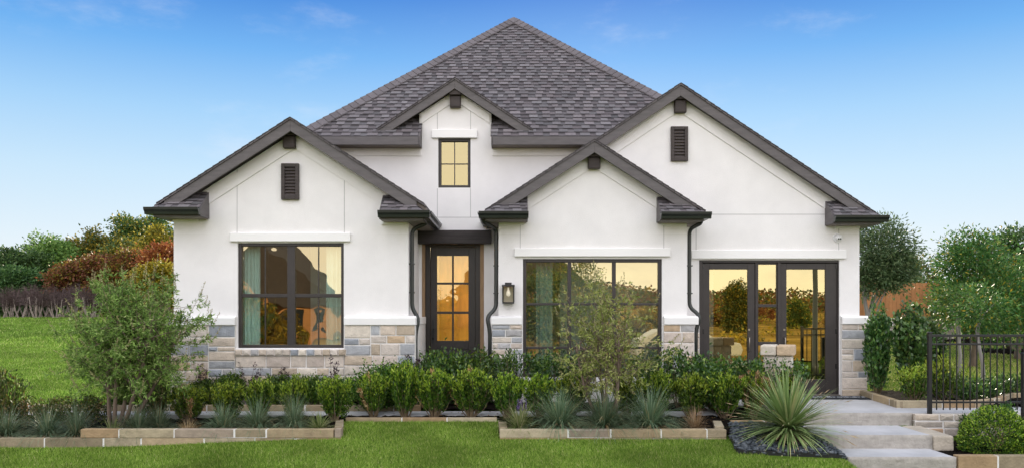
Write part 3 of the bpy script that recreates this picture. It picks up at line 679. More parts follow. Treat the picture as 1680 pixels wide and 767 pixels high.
def downspout(pts):
    p = [Vector(a) for a in pts]; out = [p[0]]
    for i in range(1, len(p) - 1):       # rounded elbows
        a, c = (p[i - 1] - p[i]), (p[i + 1] - p[i]); r = min(.10, a.length * .45, c.length * .45)
        s, e = p[i] + a.normalized() * r, p[i] + c.normalized() * r
        for t in (0, .25, .5, .75, 1): out.append(s * (1 - t) ** 2 + p[i] * 2 * t * (1 - t) + e * t * t)
    out.append(p[-1]); b = MB(); b.tube(out, .037, 8); b.build('downspout', M['gutter'], house, smooth=True)
    for z in (2.4, 1.9):
        k = MB(); k.box(p[3].x - .05, p[3].x + .05, p[3].y - .042, p[3].y + .02, z, z + .02); k.build('pipe_strap', M['gutter'], house)
d1 = 13.95; yy = d1 - 15
downspout([(X(697, 13.6), yy, Z(352, 13.6)), (X(697, 13.6), yy, Z(362, 13.6)), (X(676, d1), yy, Z(376, d1)), (X(676, d1), yy, Z(440, d1)), (X(676, d1), yy, Z(505, d1)), (X(687, d1), yy, Z(522, d1)), (X(682, d1), yy - .02, Z(546, d1)), (X(682, d1), yy - .02, -.15)])
d1 = 14.5; yy = d1 - 15
downspout([(X(793, 14.1), yy - .3, Z(353, 14.1)), (X(793, 14.1), yy - .3, Z(363, 14.1)), (X(814, d1), yy, Z(375, d1)), (X(814, d1), yy, Z(440, d1)), (X(814, d1), yy, Z(505, d1)), (X(799, d1), yy - .1, Z(519, d1)), (X(804, d1), yy - .1, Z(542, d1)), (X(804, d1), yy - .1, -.15)])
downspout([(X(1154, 14.1), yy - .25, Z(354, 14.1)), (X(1154, 14.1), yy - .25, Z(364, 14.1)), (X(1131, d1), yy, Z(376, d1)), (X(1131, d1), yy, Z(440, d1)), (X(1131, d1), yy, Z(503, d1)), (X(1147, d1), yy - .08, Z(517, d1)), (X(1140, d1), yy - .08, Z(542, d1)), (X(1140, d1), yy - .08, -.12)])

# things hung on or in the house -------------------------------------------------
ln = tag(empty('wall_lantern', (X(834, DC), YC, Z(480, DC))), 'black box wall lantern with clear glass beside the entry door', 'lantern')
def lp(name, fn, mat, bevel=.002, smooth=False):
    b = MB(); fn(b); return b.build(name, mat, ln, bevel=bevel, smooth=smooth)
lp('back_plate', lambda b: b.box(-.05, .05, -.025, -.002, -.08, .17), M['iron'])
lp('top_plate', lambda b: (b.box(-.115, .115, -.245, -.026, .115, .145), b.box(-.06, .06, -.2, -.05, .145, .185)), M['iron'])
lp('bottom_plate', lambda b: b.box(-.105, .105, -.235, -.026, -.19, -.165), M['iron'])
for sx in (-1, 1):
    for yy_ in (-.225, -.04): lp('bar', lambda b: b.box(sx * .098 - .011, sx * .098 + .011, yy_ - .01, yy_ + .01, -.165, .115), M['iron'])
lp('glass', lambda b: (b.poly([(-.09, -.222, -.165), (.09, -.222, -.165), (.09, -.222, .115), (-.09, -.222, .115)]), b.poly([(-.095, -.05, -.165), (-.095, -.22, -.165), (-.095, -.22, .115), (-.095, -.05, .115)]), b.poly([(.095, -.22, -.165), (.095, -.05, -.165), (.095, -.05, .115), (.095, -.22, .115)])), M['glass_lamp'], 0)
lp('bulb', lambda b: b.tube([(0, -.13, .1), (0, -.13, .06), (0, -.13, .02), (0, -.13, -.02), (0, -.13, -.05), (0, -.13, -.065)], [.015, .016, .032, .04, .028, .005], 12), M['bulb'], 0, True)
lp('reflection_panel', lambda b: b.box(-.09, .09, -.03, -.0251, -.16, .11), simple('painted_glass_reflection', (.5, .46, .38), .5, .05), 0)  # beige panel painted to stand for the reflection in the lantern glass

sc_ = tag(empty('security_camera', (X(1374, DR), YR, Z(390, DR))), 'small white dome security camera under the right eave', 'camera')
b = MB(); b.tube([(0, -.001, .0), (0, -.03, 0)], [.09, .086], 18); b.build('base', M['white_plastic'], sc_)
b = MB(); b.tube([(0, -.03, 0), (0, -.06, -.002), (0, -.085, -.006), (0, -.10, -.01), (0, -.105, -.012)], [.07, .067, .055, .034, .008], 16); b.build('dome', M['white_plastic'], sc_, smooth=True)
for sx in (-.018, .018):
    b = MB(); b.tube([(sx, -.085, -.02), (sx, -.103, -.024)], .014, 10); b.build('lens', M['black_plastic'], sc_)

def curtain(x0, x1, z0, z1, y, label, amp=.035, n=5):
    k = 40; b = MB(); V = []
    for i in range(k + 1):
        t = i / k; a = t * n * 2 * math.pi; V.append((x0 + (x1 - x0) * t, y + amp * math.sin(a) + amp * .3 * math.sin(a * 2.3)))
    for i in range(k):
        (xa, ya), (xb, yb) = V[i], V[i + 1]; b.poly([(xa, ya, z0), (xb, yb, z0), (xb, yb, z1), (xa, ya, z1)])
    tag(b.build('curtain', M['curtain'], None, smooth=True, weld=True), label, 'curtain', 'curtains behind the windows')
curtain(xl(391), xl(420), .35, 2.85, YL + .24, 'pale green curtain at the left side of the wide left window')
curtain(xl(530), xl(563), .35, 2.85, YL + .24, 'pale green curtain at the right side of the wide left window')
curtain(xc_(880), xc_(908), .1, 2.7, YC + .26, 'narrow pale curtain inside the large grid window beside the lantern', n=3)
# ------------------------------------------------------------------ ground
def lawn_mat():
    m, nt, N, Lk, b = material('lawn_turf')
    tc = N.new('ShaderNodeTexCoord'); n1 = N.new('ShaderNodeTexNoise'); n1.inputs['Scale'].default_value = .9; n1.inputs['Detail'].default_value = 5; Lk(tc.outputs['Object'], n1.inputs[0])
    n2 = N.new('ShaderNodeTexNoise'); n2.inputs['Scale'].default_value = 40; n2.inputs['Detail'].default_value = 5; n2.inputs['Roughness'].default_value = .7; Lk(tc.outputs['Object'], n2.inputs[0])
    ad = N.new('ShaderNodeMath'); ad.operation = 'MULTIPLY_ADD'; ad.inputs[1].default_value = .5; Lk(n1.outputs[0], ad.inputs[0]); 
    hf = N.new('ShaderNodeMath'); hf.operation = 'MULTIPLY'; hf.inputs[1].default_value = .5; Lk(n2.outputs[0], hf.inputs[0]); Lk(hf.outputs[0], ad.inputs[2])
    r = N.new('ShaderNodeValToRGB'); e = r.color_ramp.elements; e[0].position = .36; e[0].color = (.04, .085, .012, 1); e[1].position = .64; e[1].color = (.13, .20, .03, 1); Lk(ad.outputs[0], r.inputs[0]); Lk(r.outputs[0], b.inputs['Base Color'])
    b.inputs['Roughness'].default_value = 1; b.inputs['Specular IOR Level'].default_value = 0
    bp = N.new('ShaderNodeBump'); bp.inputs['Strength'].default_value = .8; bp.inputs['Distance'].default_value = .03; Lk(n2.outputs[0], bp.inputs['Height']); Lk(bp.outputs[0], b.inputs['Normal']); return m
M['lawn'] = lawn_mat()
M['meadow'] = simple('dry_meadow', (.33, .215, .055), .95, .65, .22, .6, 3, spec=.0)
M['mulch'] = simple('dark_mulch', (.010, .008, .0065), 1, .6, 25, 1.0, 45, spec=.03)
M['asphalt'] = simple('asphalt', (.05, .05, .052), .9, .15, 3, .3, 150)
M['rockm'] = leafy('river_pebbles', [(0, (.016, .020, .027)), (.5, (.042, .052, .066)), (.85, (.085, .10, .12)), (1, (.18, .19, .20))], 0, .42, .5)

def sheet(name, x, y, zf, mat):
    x = np.asarray(x, float); y = np.asarray(y, float); gx, gy = np.meshgrid(x, y); z = zf(gx, gy); V = np.stack([gx, gy, z], -1).reshape(-1, 3)
    nx, ny = len(x), len(y); i = np.arange(ny - 1)[:, None] * nx + np.arange(nx - 1)[None]; Fa = np.stack([i, i + 1, i + nx + 1, i + nx], -1).reshape(-1, 4)
    return np_mesh(name, V, Fa, mat, smooth=True)
gxs = np.concatenate([[-1500, -600, -300, -150, -90], np.arange(-60, -12, 2), np.arange(-12, -8, .5), np.arange(-8, 8, .2), np.arange(8, 14, .5), np.arange(14, 60, 2), [90, 150, 300, 600, 1500]])
gys = np.concatenate([[-1500, -600, -300, -150, -80], np.arange(-60, -10, 2), np.arange(-10, -5.4, .2), np.arange(-5.4, -1.4, .1), np.arange(-1.4, 2, .2), np.arange(2, 60, 1.5), [80, 120, 200, 400, 800, 1500]])
struct(sheet('ground', gxs, gys, ground, M['lawn']))
dx = np.random.RandomState(3)
def bedz(off, amp=.02):
    rs = np.random.RandomState(9)
    return lambda x, y: ground(x, y) + off + amp * rs.randn(*x.shape)
def bed(x0, x1, d0, d1, zf=None, off=.04):
    n = max(2, int((x1 - x0) / .07)); m = max(2, int((d1 - d0) / .07))
    rs = np.random.RandomState(int(x0 * 10 + 500))
    f = (lambda x, y: ground(x, y) + off + .012 * rs.randn(*x.shape)) if zf is None else (lambda x, y: zf + .012 * rs.randn(*x.shape))
    return struct(sheet('mulch_bed', np.linspace(x0, x1, n), np.linspace(d0, d1, m) - 15, f, M['mulch']))
WX0 = -9.5
bed(WX0, -2.62, 11.58, 12.74, off=.055); bed(-2.62, -.2, 12.52, 12.74, off=.05); bed(-.2, 3.36, 11.58, 12.74, off=.05); bed(3.36, 4.45, 12.2, 12.74, off=.04)
bed(WX0, LX1, 13.36, 13.78, zf=-.06); bed(LX1, CX0, 13.36, 15.3, zf=-.06); bed(CX0, 3.3, 13.36, 14.4, zf=-.06); bed(3.3, 4.43, 12.74, 13.38, zf=-.04)

# walk, landing, steps
def conc_top(b, x0, x1, y0, y1, z0, z1): b.box(x0, x1, y0, y1, z0, z1)
b = MB(); b.box(WX0, 3.3, 12.76 - 15, 13.22 - 15, -.35, -.075); struct(b.build('walkway', M['concrete'], bevel=.015))
def stone_step(name, x0, x1, y0, y1, z0, z1, label, seed, poly=None):
    """slab with a broom-finished tread and a hand-chiselled front"""
    rs = random.Random(seed); o = empty(name, ((x0 + x1) / 2, y0, z0)); inv = Vector(o.location)
    b = MB(); b.box(x0 - inv.x, x1 - inv.x, .03, y1 - y0, 0, z1 - z0); b.build('tread', M['concrete'], o, bevel=.012)
    n = int((x1 - x0) / .06); m = 5; V = []; Fa = []
    for j in range(m + 1):
        for i in range(n + 1):
            x = x0 - inv.x + (x1 - x0) * i / n; z = (z1 - z0 + .001) * j / m; p = noise.noise((x * 3, z * 7, seed)) * .016 + noise.noise((x * 11, z * 17, seed)) * .009
            yy = (p + .004) * (1 - j / m) ** .5
            V.append((x, yy, z))
    for j in range(m):
        for i in range(n): a = j * (n + 1) + i; Fa.append((a, a + 1, a + n + 2, a + n + 1))
    # lip up to the tread and the two ends
    k = len(V)
    for i in range(n + 1): V.append((V[m * (n + 1) + i][0], .034, z1 - z0 + .001))
    for i in range(n): Fa.append((m * (n + 1) + i, m * (n + 1) + i + 1, k + i + 1, k + i))
    for e in (0, n):
        s = len(V); 
        for j in range(m + 1): V.append((V[j * (n + 1) + e][0], .05, V[j * (n + 1) + e][2]))
        for j in range(m): a = j * (n + 1) + e; q_ = (a, a + n + 1, s + j + 1, s + j); Fa.append(q_ if e == 0 else q_[::-1])
    np_mesh('chiselled_face', V, Fa, M['concrete_rough'], o)
    return tag(o, label, 'step')
ld = stone_step('landing', 4.45, X(1497, 12.36), 12.36 - 15, -.07, -.22, 0, 'broad concrete landing in front of the glass doors at the top of the steps', 2); ld['category'] = 'landing'
stone_step('garden_step', 4.4, X(1530, 11.36), 11.36 - 15, 12.36 - 15 + .05, -.42, -.19, 'upper concrete step with a stone block at its right end', 5)
stone_step('garden_step', X(1392, 10.68), X(1569, 10.68), 10.68 - 15, 11.36 - 15 + .05, -.62, -.38, 'lowest concrete step, cut off by the bottom edge of the photo', 9)
b = MB(); b.box(3.3, 4.448, 13.4 - 15, -.07, -.25, -.002); struct(b.build('walkway', M['concrete'], bevel=.01))
b = MB(); b.prism_z([(X(1497, 12.36) + .002, 12.42 - 15), (12.5, 12.42 - 15), (12.5, 14.4 - 15), (8.9, 14.25 - 15), (7.6, 13.15 - 15), (6.4, 13.05 - 15), (6.52, 14.9 - 15), (X(1497, 12.36) + .002, 14.9 - 15)], -.25, -.004); struct(b.build('walkway', M['concrete'], bevel=.01))

CP = [(.36, .28, .175), (.34, .285, .19), (.27, .22, .145), (.38, .32, .22), (.29, .235, .18), (.35, .245, .14)]
def edging_run(b, pts, w, zb, zt, rng, joint=.008, lmin=.45, lmax=1.0, pal=CP):
    """course of cut stones along a polyline (outer face on the right-hand side of travel), each with its own tint"""
    for (xa, ya), (xb, yb) in zip(pts[:-1], pts[1:]):
        L = math.hypot(xb - xa, yb - ya); tx, ty = (xb - xa) / L, (yb - ya) / L; nx, ny = -ty, tx; s = 0
        while s < L - .01:
            l = min(rng.uniform(lmin, lmax), L - s); 
            if L - s - l < .18: l = L - s
            c = rng.choice(pal); k = rng.uniform(.85, 1.12); b.cc = tuple(v * k for v in c); e = joint; j = lambda: rng.uniform(-.004, .004)
            f0, f1 = j(), j()
            pa = (xa + tx * (s + e) + nx * f0, ya + ty * (s + e) + ny * f0); pb = (xa + tx * (s + l - e) + nx * f1, ya + ty * (s + l - e) + ny * f1)
            b.prism_z([pa, pb, (pb[0] + nx * w, pb[1] + ny * w), (pa[0] + nx * w, pa[1] + ny * w)], zb, zt + j() * .5); s += l
    b.cc = (1, 1, 1)
def edging(label, runs, group='cut stone edgings of the planting beds', seed=1):
    o = empty('stone_edging'); rng = random.Random(seed)
    for pts, w, zb, zt in runs:
        b = MB(); edging_run(b, pts, w, zb, zt, rng); b.build('stone_course', M['curbstone'], o, bevel=.008)
        m = MB()
        for (xa, ya), (xb, yb) in zip(pts[:-1], pts[1:]):
            L = math.hypot(xb - xa, yb - ya); tx, ty = (xb - xa) / L, (yb - ya) / L; nx, ny = -ty * .004, tx * .004; ww = w - .008; xa, ya, xb, yb = xa + tx * .03, ya + ty * .03, xb - tx * .03, yb - ty * .03
            m.prism_z([(xa + nx, ya + ny), (xb + nx, yb + ny), (xb + nx - ty * ww, yb + ny + tx * ww), (xa + nx - ty * ww, ya + ny + tx * ww)], zb + .001, zt - .004)
        m.build('mortar_bed', M['mortar'], o)
    return tag(o, label, 'edging', group)
Y = lambda d: d - 15
xL = lambda p, d=11.5: X(p, d)
edging('long low stone edging of the left planting bed, two courses on its right half', [
    ([(WX0, Y(11.5)), (xL(560), Y(11.5))], .14, -.52, -.255), ([(xL(131), Y(11.502)), (xL(548), Y(11.502))], .13, -.25, -.125),
    ([(xL(548) + .0, Y(11.5)), (xL(560), Y(11.5))], .12, -.25, -.12), ([(xL(560), Y(11.625)), (X(563, 12.4), Y(12.45))], .12, -.36, -.10)], seed=4)
edging('stone edging at the back of the lawn notch in front of the entry', [([(X(566, 12.45), Y(12.45)), (X(816, 12.45), Y(12.45))], .1, -.35, -.085)], seed=6)
edging('stone edging round the middle planting bed under the feathery tree', [
    ([(xL(819), Y(11.5)), (xL(1193), Y(11.5))], .14, -.5, -.255), ([(xL(819), Y(11.503)), (xL(1193), Y(11.503))], .135, -.25, -.13),
    ([(X(817, 12.4), Y(12.45)), (xL(819), Y(11.642))], .12, -.36, -.115), ([(xL(1192), Y(11.642)), (xL(1182, 12.3), Y(12.25))], .13, -.42, -.10)], seed=12)
edging('short stone edging behind the spiky plant and the pebbles', [([(X(1182, 12.3) + .14, Y(12.2)), (4.4, Y(12.2))], .1, -.4, -.10)], seed=14)
edging('stone edging between the narrow walk and the house bed at the left', [([(WX0, Y(13.23)), (X(690, 13.2), Y(13.23))], .11, -.3, .02)], seed=15)
edging('curving stone edging round the tall shrubs right of the landing', [
    ([(6.52, Y(14.95)), (X(1472, 13.05), Y(13.08)), (X(1600, 13.05), Y(13.06)), (8.3, Y(13.5)), (9.0, Y(14.3)), (12.5, Y(14.45))][::1], .11, -.2, .11)], seed=17)
edging('stone edging of the lower right bed with the round bush', [([(X(1570, 10.7) + .01, Y(10.7)), (8.5, Y(10.7))], .13, -.62, -.365)], seed=18)
bed(X(1570, 10.7) + .02, 9.5, 10.8, 12.28, zf=-.42)
bed(6.5, 12, 13.15, 15.6, zf=.03)

# block beside the steps, retaining wall, pillar
b = MB(); rng = random.Random(4); b.cc = (.42, .37, .30)
x0, x1 = X(1531, 11.36) + .004, X(1566, 11.36); b.prism_x([(Y(11.36), -.42), (Y(11.37), -.20), (Y(12.3), -.185), (Y(12.3), -.42)][::-1], x0, x1)
tag(b.build('stone_block', M['curbstone'], bevel=.025), 'rough cut stone block at the right end of the upper step', 'stone')
WP = [(.42, .36, .29), (.38, .34, .29), (.36, .19, .11), (.33, .29, .25), (.46, .41, .34), (.42, .32, .22), (.38, .26, .17)]
def stone_wall(name, x0, x1, y, th, zb, zt, seed, parent=None, hs=(.11, .14, .17), cap=None, label=None):
    o = empty(name, (0, 0, 0)); rng = random.Random(seed); m = MB(); m.box(x0 + .01, x1 - .01, y + .008, y + th - .008, zb, zt - .008); m.build('mortar_bed', M['mortar'], o)
    b = MB(); z = zt
    while z > zb + .02:
        h = min(rng.choice(hs), z - zb); x = x0
        while x < x1 - .02:
            w = rng.uniform(.22, .5); 
            if x1 - x - w < .15: w = x1 - x
            stone_block(b, x, x + w, z - h, z, y + .012, rng, WP, [5, 4, 1, 4, 3, 2, 1], .008)
            c = b.cc; b.box(x + .008, x + w - .008, y + .013, y + th - .013, z - h + .008, z - .006); x += w
        z -= h
    b.build('stonework', M['stone'], o)
    if label: tag(o, label, 'wall')
    return o
stone_wall('retaining_wall', X(1497, 12.36) + .003, 9.6, Y(12.3), .12, -.5, -.005, 3, label='low rough stone retaining wall beneath the iron fence')
WPP = [(.56, .50, .43), (.50, .42, .33), (.46, .30, .17), (.60, .56, .50)]
pl = empty('stone_pillar', (X(1277, 13.1), Y(13.1), 0), R(-22)); rng = random.Random(7); b = MB(); H = 1.0 
for k in range(4):
    a = R(90 * k); t = MB(); z = .86; zz = [.86, .66, .5, .28, .1, -.1]
    for z1_, z0_ in zip(zz[:-1], zz[1:]):
        s = rng.uniform(-.08, .08); stone_block(t, -.23, s, z0_, z1_, -.205, rng, WPP, [3, 3, 2, 2]); b.cc = t.cc
        n0 = len(t.v) - 9; stone_block(t, s, .23, z0_, z1_, -.205, rng, WPP, [3, 3, 2, 2])
        b.add([(p[0] * math.cos(a) - p[1] * math.sin(a), p[0] * math.sin(a) + p[1] * math.cos(a), p[2]) for p in t.v], t.f); t = MB()
b.build('shaft', M['stone'], pl); b = MB(); b.box(-.2, .2, -.2, .2, -.1, .86); b.build('mortar_bed', M['mortar'], pl)
b = MB(); b.cc = (.56, .50, .42); b.box(-.265, -.02, -.265, .265, .865, 1.03); b.cc = (.50, .38, .26); b.box(-.012, .265, -.265, .265, .865, 1.03); b.build('cap', M['stone'], pl, bevel=.02)
tag(pl, 'short pale stone pillar standing before the glass doors', 'pillar')

# doormat
M['mat'] = simple('doormat_rubber', (.012, .016, .022), .9, .2, 30, .4, 200); M['mat_text'] = simple('doormat_lettering', (.62, .65, .70), .9, .05)
dm = tag(empty('doormat', (X(1376, 14.62), Y(14.55), .003)), 'dark doormat with white lettering at the glass doors', 'doormat')
b = MB(); b.box(-.62, .62, -.26, .26, 0, .012); b.build('mat', M['mat'], dm, bevel=.004)
cu = bpy.data.curves.new('lettering', 'FONT'); cu.body = 'Toll Brothers'; cu.size = .2; cu.align_x = 'CENTER'; cu.align_y = 'CENTER'; cu.extrude = .001
tmp = bpy.data.objects.new('tmp', cu); col.objects.link(tmp); dg_ = bpy.context.evaluated_depsgraph_get(); me = bpy.data.meshes.new_from_object(tmp.evaluated_get(dg_)); bpy.data.objects.remove(tmp)
tx = bpy.data.objects.new('lettering', me); me.materials.clear(); me.materials.append(M['mat_text']); col.objects.link(tx); tx.parent = dm; tx.location = (-.08, .03, .0145)

# iron fence with its posts, rails and pickets
fn = empty('iron_fence', (X(1524, 12.38), Y(12.36), 0)); L = 3.2
def fp(name, *a): b = MB(); b.box(*a); return b.build(name, M['iron'], fn, bevel=.003)
fp('post', -.028, .028, -.028, .028, -.01, 1.24); b = MB(); b.box(-.034, .034, -.034, .034, 1.24, 1.262); b.build('post_cap', M['iron'], fn, bevel=.008)
fp('rail', .03, L, -.016, .016, 1.185, 1.222); fp('rail', .03, L, -.014, .014, 1.055, 1.085); fp('rail', .03, L, -.014, .014, .155, .185)
fp('post', L, L + .056, -.028, .028, -.01, 1.24)
k = .108 + .0
while k < L - .04:
    fp('picket', k - .008, k + .008, -.0085, .0085, .05, 1.186); k += .1045
tag(fn, 'black iron picket fence along the top of the low stone wall', 'fence')
b = MB(); b.box(-.03, .03, -.03, .03, -.3, 1.1); b.box(-.036, .036, -.036, .036, 1.1, 1.125)
o = b.build('iron_post', M['iron'], bevel=.004); o.location = (X(1680, 11.4), Y(11.4), -.14); tag(o, 'single black iron post at the right edge of the photo, nearer than the fence', 'post')

# pebbles round the spiky plant, held by a steel edge
def pebble_poly(): return [(X(1197, 11.6), Y(11.6)), (X(1209, 10.85), Y(10.85)), (X(1385, 10.66), Y(10.66)), (X(1392, 10.7), Y(10.72)), (4.39, Y(11.34)), (4.39, Y(12.18)), (X(1184, 12.2) + .1, Y(12.18)), (X(1194, 11.7) + .05, Y(11.65))]
PB = pebble_poly()
def inside(poly, x, y):
    c = np.zeros(x.shape, bool); j = len(poly) - 1
    for i in range(len(poly)):
        xi, yi = poly[i]; xj, yj = poly[j]
        c ^= ((yi > y) != (yj > y)) & (x < (xj - xi) * (y - yi) / (yj - yi + 1e-12) + xi); j = i
    return c
rs = np.random.RandomState(2); px_ = rs.uniform(3, 4.7, 9000); py_ = rs.uniform(-4.5, -2.7, 9000); k = inside(PB, px_, py_); px_, py_ = px_[k][:2600], py_[k][:2600]
phi = (1 + 5 ** .5) / 2
IV = np.array([(-1, phi, 0), (1, phi, 0), (-1, -phi, 0), (1, -phi, 0), (0, -1, phi), (0, 1, phi), (0, -1, -phi), (0, 1, -phi), (phi, 0, -1), (phi, 0, 1), (-phi, 0, -1), (-phi, 0, 1)]) / 1.9
IF = np.array([(0, 11, 5), (0, 5, 1), (0, 1, 7), (0, 7, 10), (0, 10, 11), (1, 5, 9), (5, 11, 4), (11, 10, 2), (10, 7, 6), (7, 1, 8), (3, 9, 4), (3, 4, 2), (3, 2, 6), (3, 6, 8), (3, 8, 9), (4, 9, 5), (2, 4, 11), (6, 2, 10), (8, 6, 7), (9, 8, 1)])
n = len(px_); s = rs.uniform(.018, .046, n)[:, None, None]; V = IV[None] * s * rs.uniform(.55, 1.2, (n, 1, 3)) * np.array([1, 1, .6]) * rs.uniform(.85, 1.15, (n, 12, 1)); a = rs.uniform(0, 6.28, n); c_, s_ = np.cos(a)[:, None], np.sin(a)[:, None]
V = np.stack([V[..., 0] * c_ - V[..., 1] * s_ + px_[:, None], V[..., 0] * s_ + V[..., 1] * c_ + py_[:, None], V[..., 2] + (ground(px_, py_) + rs.uniform(.02, .07, n))[:, None]], -1)
stuff(np_mesh('pebbles', V.reshape(-1, 3), (IF[None] + np.arange(n)[:, None, None] * 12).reshape(-1, 3), M['rockm'], smooth=True), 'dark grey river pebbles spread around the spiky plant', 'pebbles')
b = MB(); b.prism_z([(p[0], p[1]) for p in PB], -.9, -.62)
pb = np.linspace(0, 1, 2)
xs_ = np.linspace(3.0, 4.42, 24); ys_ = np.linspace(-4.35, -2.8, 24); gxx, gyy = np.meshgrid(xs_, ys_)
b = MB(); q_ = [Vector((x, y, 0)) for x, y in PB[:4]]
for p0, p1 in zip(q_[:-1], q_[1:]):
    t = (p1 - p0).normalized(); nn = Vector((-t.y, t.x, 0)) * .004
    L = (p1 - p0).length; k = max(1, int(L / .15))
    for i in range(k):
        a, c = p0 + t * (L * i / k), p0 + t * (L * (i + 1) / k); za, zc = gz(a.x, a.y), gz(c.x, c.y)
        pts = [a - nn, c - nn, c + nn, a + nn]; zz = [za, zc, zc, za]
        b.add([(p.x, p.y, z - .1) for p, z in zip(pts, zz)] + [(p.x, p.y, z + .06) for p, z in zip(pts, zz)], [(0, 3, 2, 1), (4, 5, 6, 7), (0, 1, 5, 4), (1, 2, 6, 5), (2, 3, 7, 6), (3, 0, 4, 7)])
tag(b.build('steel_edging', M['iron'], weld=True), 'thin black steel strip holding the dark pebbles against the lawn', 'edging')

# grass blades
def grass(n, x0, x1, d0, d1, h, w, mat, seed, ok):
    rs = np.random.RandomState(seed); x = rs.uniform(x0, x1, n); y = rs.uniform(d0, d1, n) - 15; k = ok(x, y + 15); x, y = x[k], y[k]; n = len(x); z = ground(x, y)
    hh = h * rs.uniform(.5, 1.2, n); a = rs.uniform(0, 6.28, n); ln = rs.normal(0, .45, (n, 2)) * hh[:, None]; ca, sa = np.cos(a) * w / 2, np.sin(a) * w / 2
    P = np.stack([x, y, z], -1); V = np.stack([P + np.stack([-ca, -sa, 0 * x - .005], -1), P + np.stack([ca, sa, 0 * x - .005], -1), P + np.stack([ln[:, 0], ln[:, 1], hh], -1)], 1)
    return V.reshape(-1, 3), np.arange(n * 3).reshape(-1, 3)
M['grass'] = leafy('grass_blades', [(0, (.085, .16, .02)), (.35, (.145, .24, .03)), (.7, (.22, .32, .05)), (.93, (.31, .38, .09)), (1, (.45, .41, .20))], .15, .7, .1, 1.1, .32)
M['grass_sunlit'] = leafy('sunlit_grass_blades', [(0, (.20, .24, .05)), (.5, (.32, .34, .10)), (1, (.48, .45, .20))], .15, .7, .1, .6, .3)  # lighter copy of the lawn grass, sunlight put into its colour
def front_ok(x, d):
    lim = np.where(x < -2.62, 11.48, np.where(x < -.2, 12.44, np.where(x < 3.42, 11.48, np.where(x < 3.46, 11.0, 10.6))))
    lim = np.where((x > 3.05) & (x < 4.6), np.minimum(lim, np.interp(x, [3.05, 3.1, 4.55], [11.48, 10.84, 10.64])), lim)
    return (d < lim) & (x < np.where(d > 10.68, 4.55, 9)) & ~((x > 4.5) & (d > 10.6))
V, Fa = grass(190000, -8, 4.9, 9.6, 12.45, .042, .008, None, 1, front_ok)
stuff(np_mesh('lawn_grass', V, Fa, M['grass']), 'mown green grass of the front lawn before the planting beds', 'grass')
V1, F1 = grass(120000, -19, -6.2, 13.4, 26, .05, .016, None, 2, lambda x, d: x < np.interp(d, [13.4, 16, 26], [-6.9, -6.6, -6.4]))
V2, F2 = grass(110000, -32, -6.5, 26, 43, .07, .03, None, 4, lambda x, d: x > -.68 * d)
V, Fa = np.concatenate([V1, V2]), np.concatenate([F1, F2 + len(V1)])
stuff(np_mesh('lawn_grass', V, Fa, M['grass']), 'green grass on the lawn rising beside the house at the left', 'grass')
V, Fa = grass(90000, 7, 22, 15.7, 40, .05, .018, None, 3, lambda x, d: x > 7)
stuff(np_mesh('lawn_grass', V, Fa, M['grass_sunlit']), 'sunny grass of the side garden seen through the iron fence', 'grass')
# ------------------------------------------------------------------ planting
def unit(v): return v / (np.linalg.norm(v, axis=-1, keepdims=True) + 1e-9)
def leaves(P, D, L, W, rs, fold=.25):
    """one bent diamond leaf per point, pointing along D"""
    n = len(P); D = unit(D); U = unit(rs.randn(n, 3) + np.array([0, 0, .6])); S = unit(np.cross(D, U)); Nn = np.cross(S, D); L = np.broadcast_to(L, (n,))[:, None]; W = np.broadcast_to(W, (n,))[:, None]
    m = P + D * L * .45
    V = np.stack([P, m + S * W / 2 + Nn * W * fold, P + D * L, m - S * W / 2 + Nn * W * fold], 1)
    return V.reshape(-1, 3), np.arange(n * 4).reshape(-1, 4)
def ribbons(P, D, L, W, droop, rs, seg=4, pw=1.5):
    """arching blades: base P, start direction D, bending down"""
    n = len(P); D = unit(D); h = unit(D * np.array([1, 1, 0]) + 1e-6); S = np.stack([-h[:, 1], h[:, 0], 0 * h[:, 0]], -1); V = []; p = P.copy(); d = D.copy(); st = (L / seg)[:, None]
    for i in range(seg + 1):
        w = (W * (1 - (i / seg) ** pw) + .0008)[:, None]; V += [p - S * w / 2, p + S * w / 2]
        p = p + d * st; d = unit(d + np.array([0, 0, -1.]) * droop[:, None] / seg)
    V = np.stack(V, 1); k = 2 * (seg + 1); F0 = np.array([(2 * i, 2 * i + 1, 2 * i + 3, 2 * i + 2) for i in range(seg)])
    return V.reshape(-1, 3), (F0[None] + np.arange(n)[:, None, None] * k).reshape(-1, 4)

M['box'] = leafy('boxwood_leaves', [(0, (.018, .046, .007)), (.4, (.044, .105, .012)), (.75, (.095, .18, .019)), (1, (.19, .27, .035))], .2, .38)
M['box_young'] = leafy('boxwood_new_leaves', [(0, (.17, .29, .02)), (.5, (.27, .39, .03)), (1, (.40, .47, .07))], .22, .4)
M['box_dry'] = leafy('boxwood_dry_leaves', [(0, (.32, .18, .07)), (.6, (.45, .30, .14)), (1, (.55, .42, .22))], .2, .7)
M['box_dim'] = leafy('boxwood_bronzed_leaves', [(0, (.028, .045, .010)), (.5, (.06, .09, .016)), (.85, (.11, .11, .025)), (1, (.18, .12, .035))], .25, .5)
M['laurel'] = leafy('laurel_leaves', [(0, (.020, .060, .014)), (.5, (.05, .12, .028)), (.85, (.10, .19, .04)), (1, (.18, .26, .05))], .14, .3, .5)
M['twig'] = simple('shrub_twigs', (.16, .115, .07), .8, .25, 20)
M['bark'] = simple('grey_brown_bark', (.16, .115, .085), .85, .3, 14, .7, 40, stretch=(1, 1, .25))
M['bark_pale'] = simple('pale_grey_bark', (.26, .24, .22), .85, .25, 14, .5, 40, stretch=(1, 1, .25))

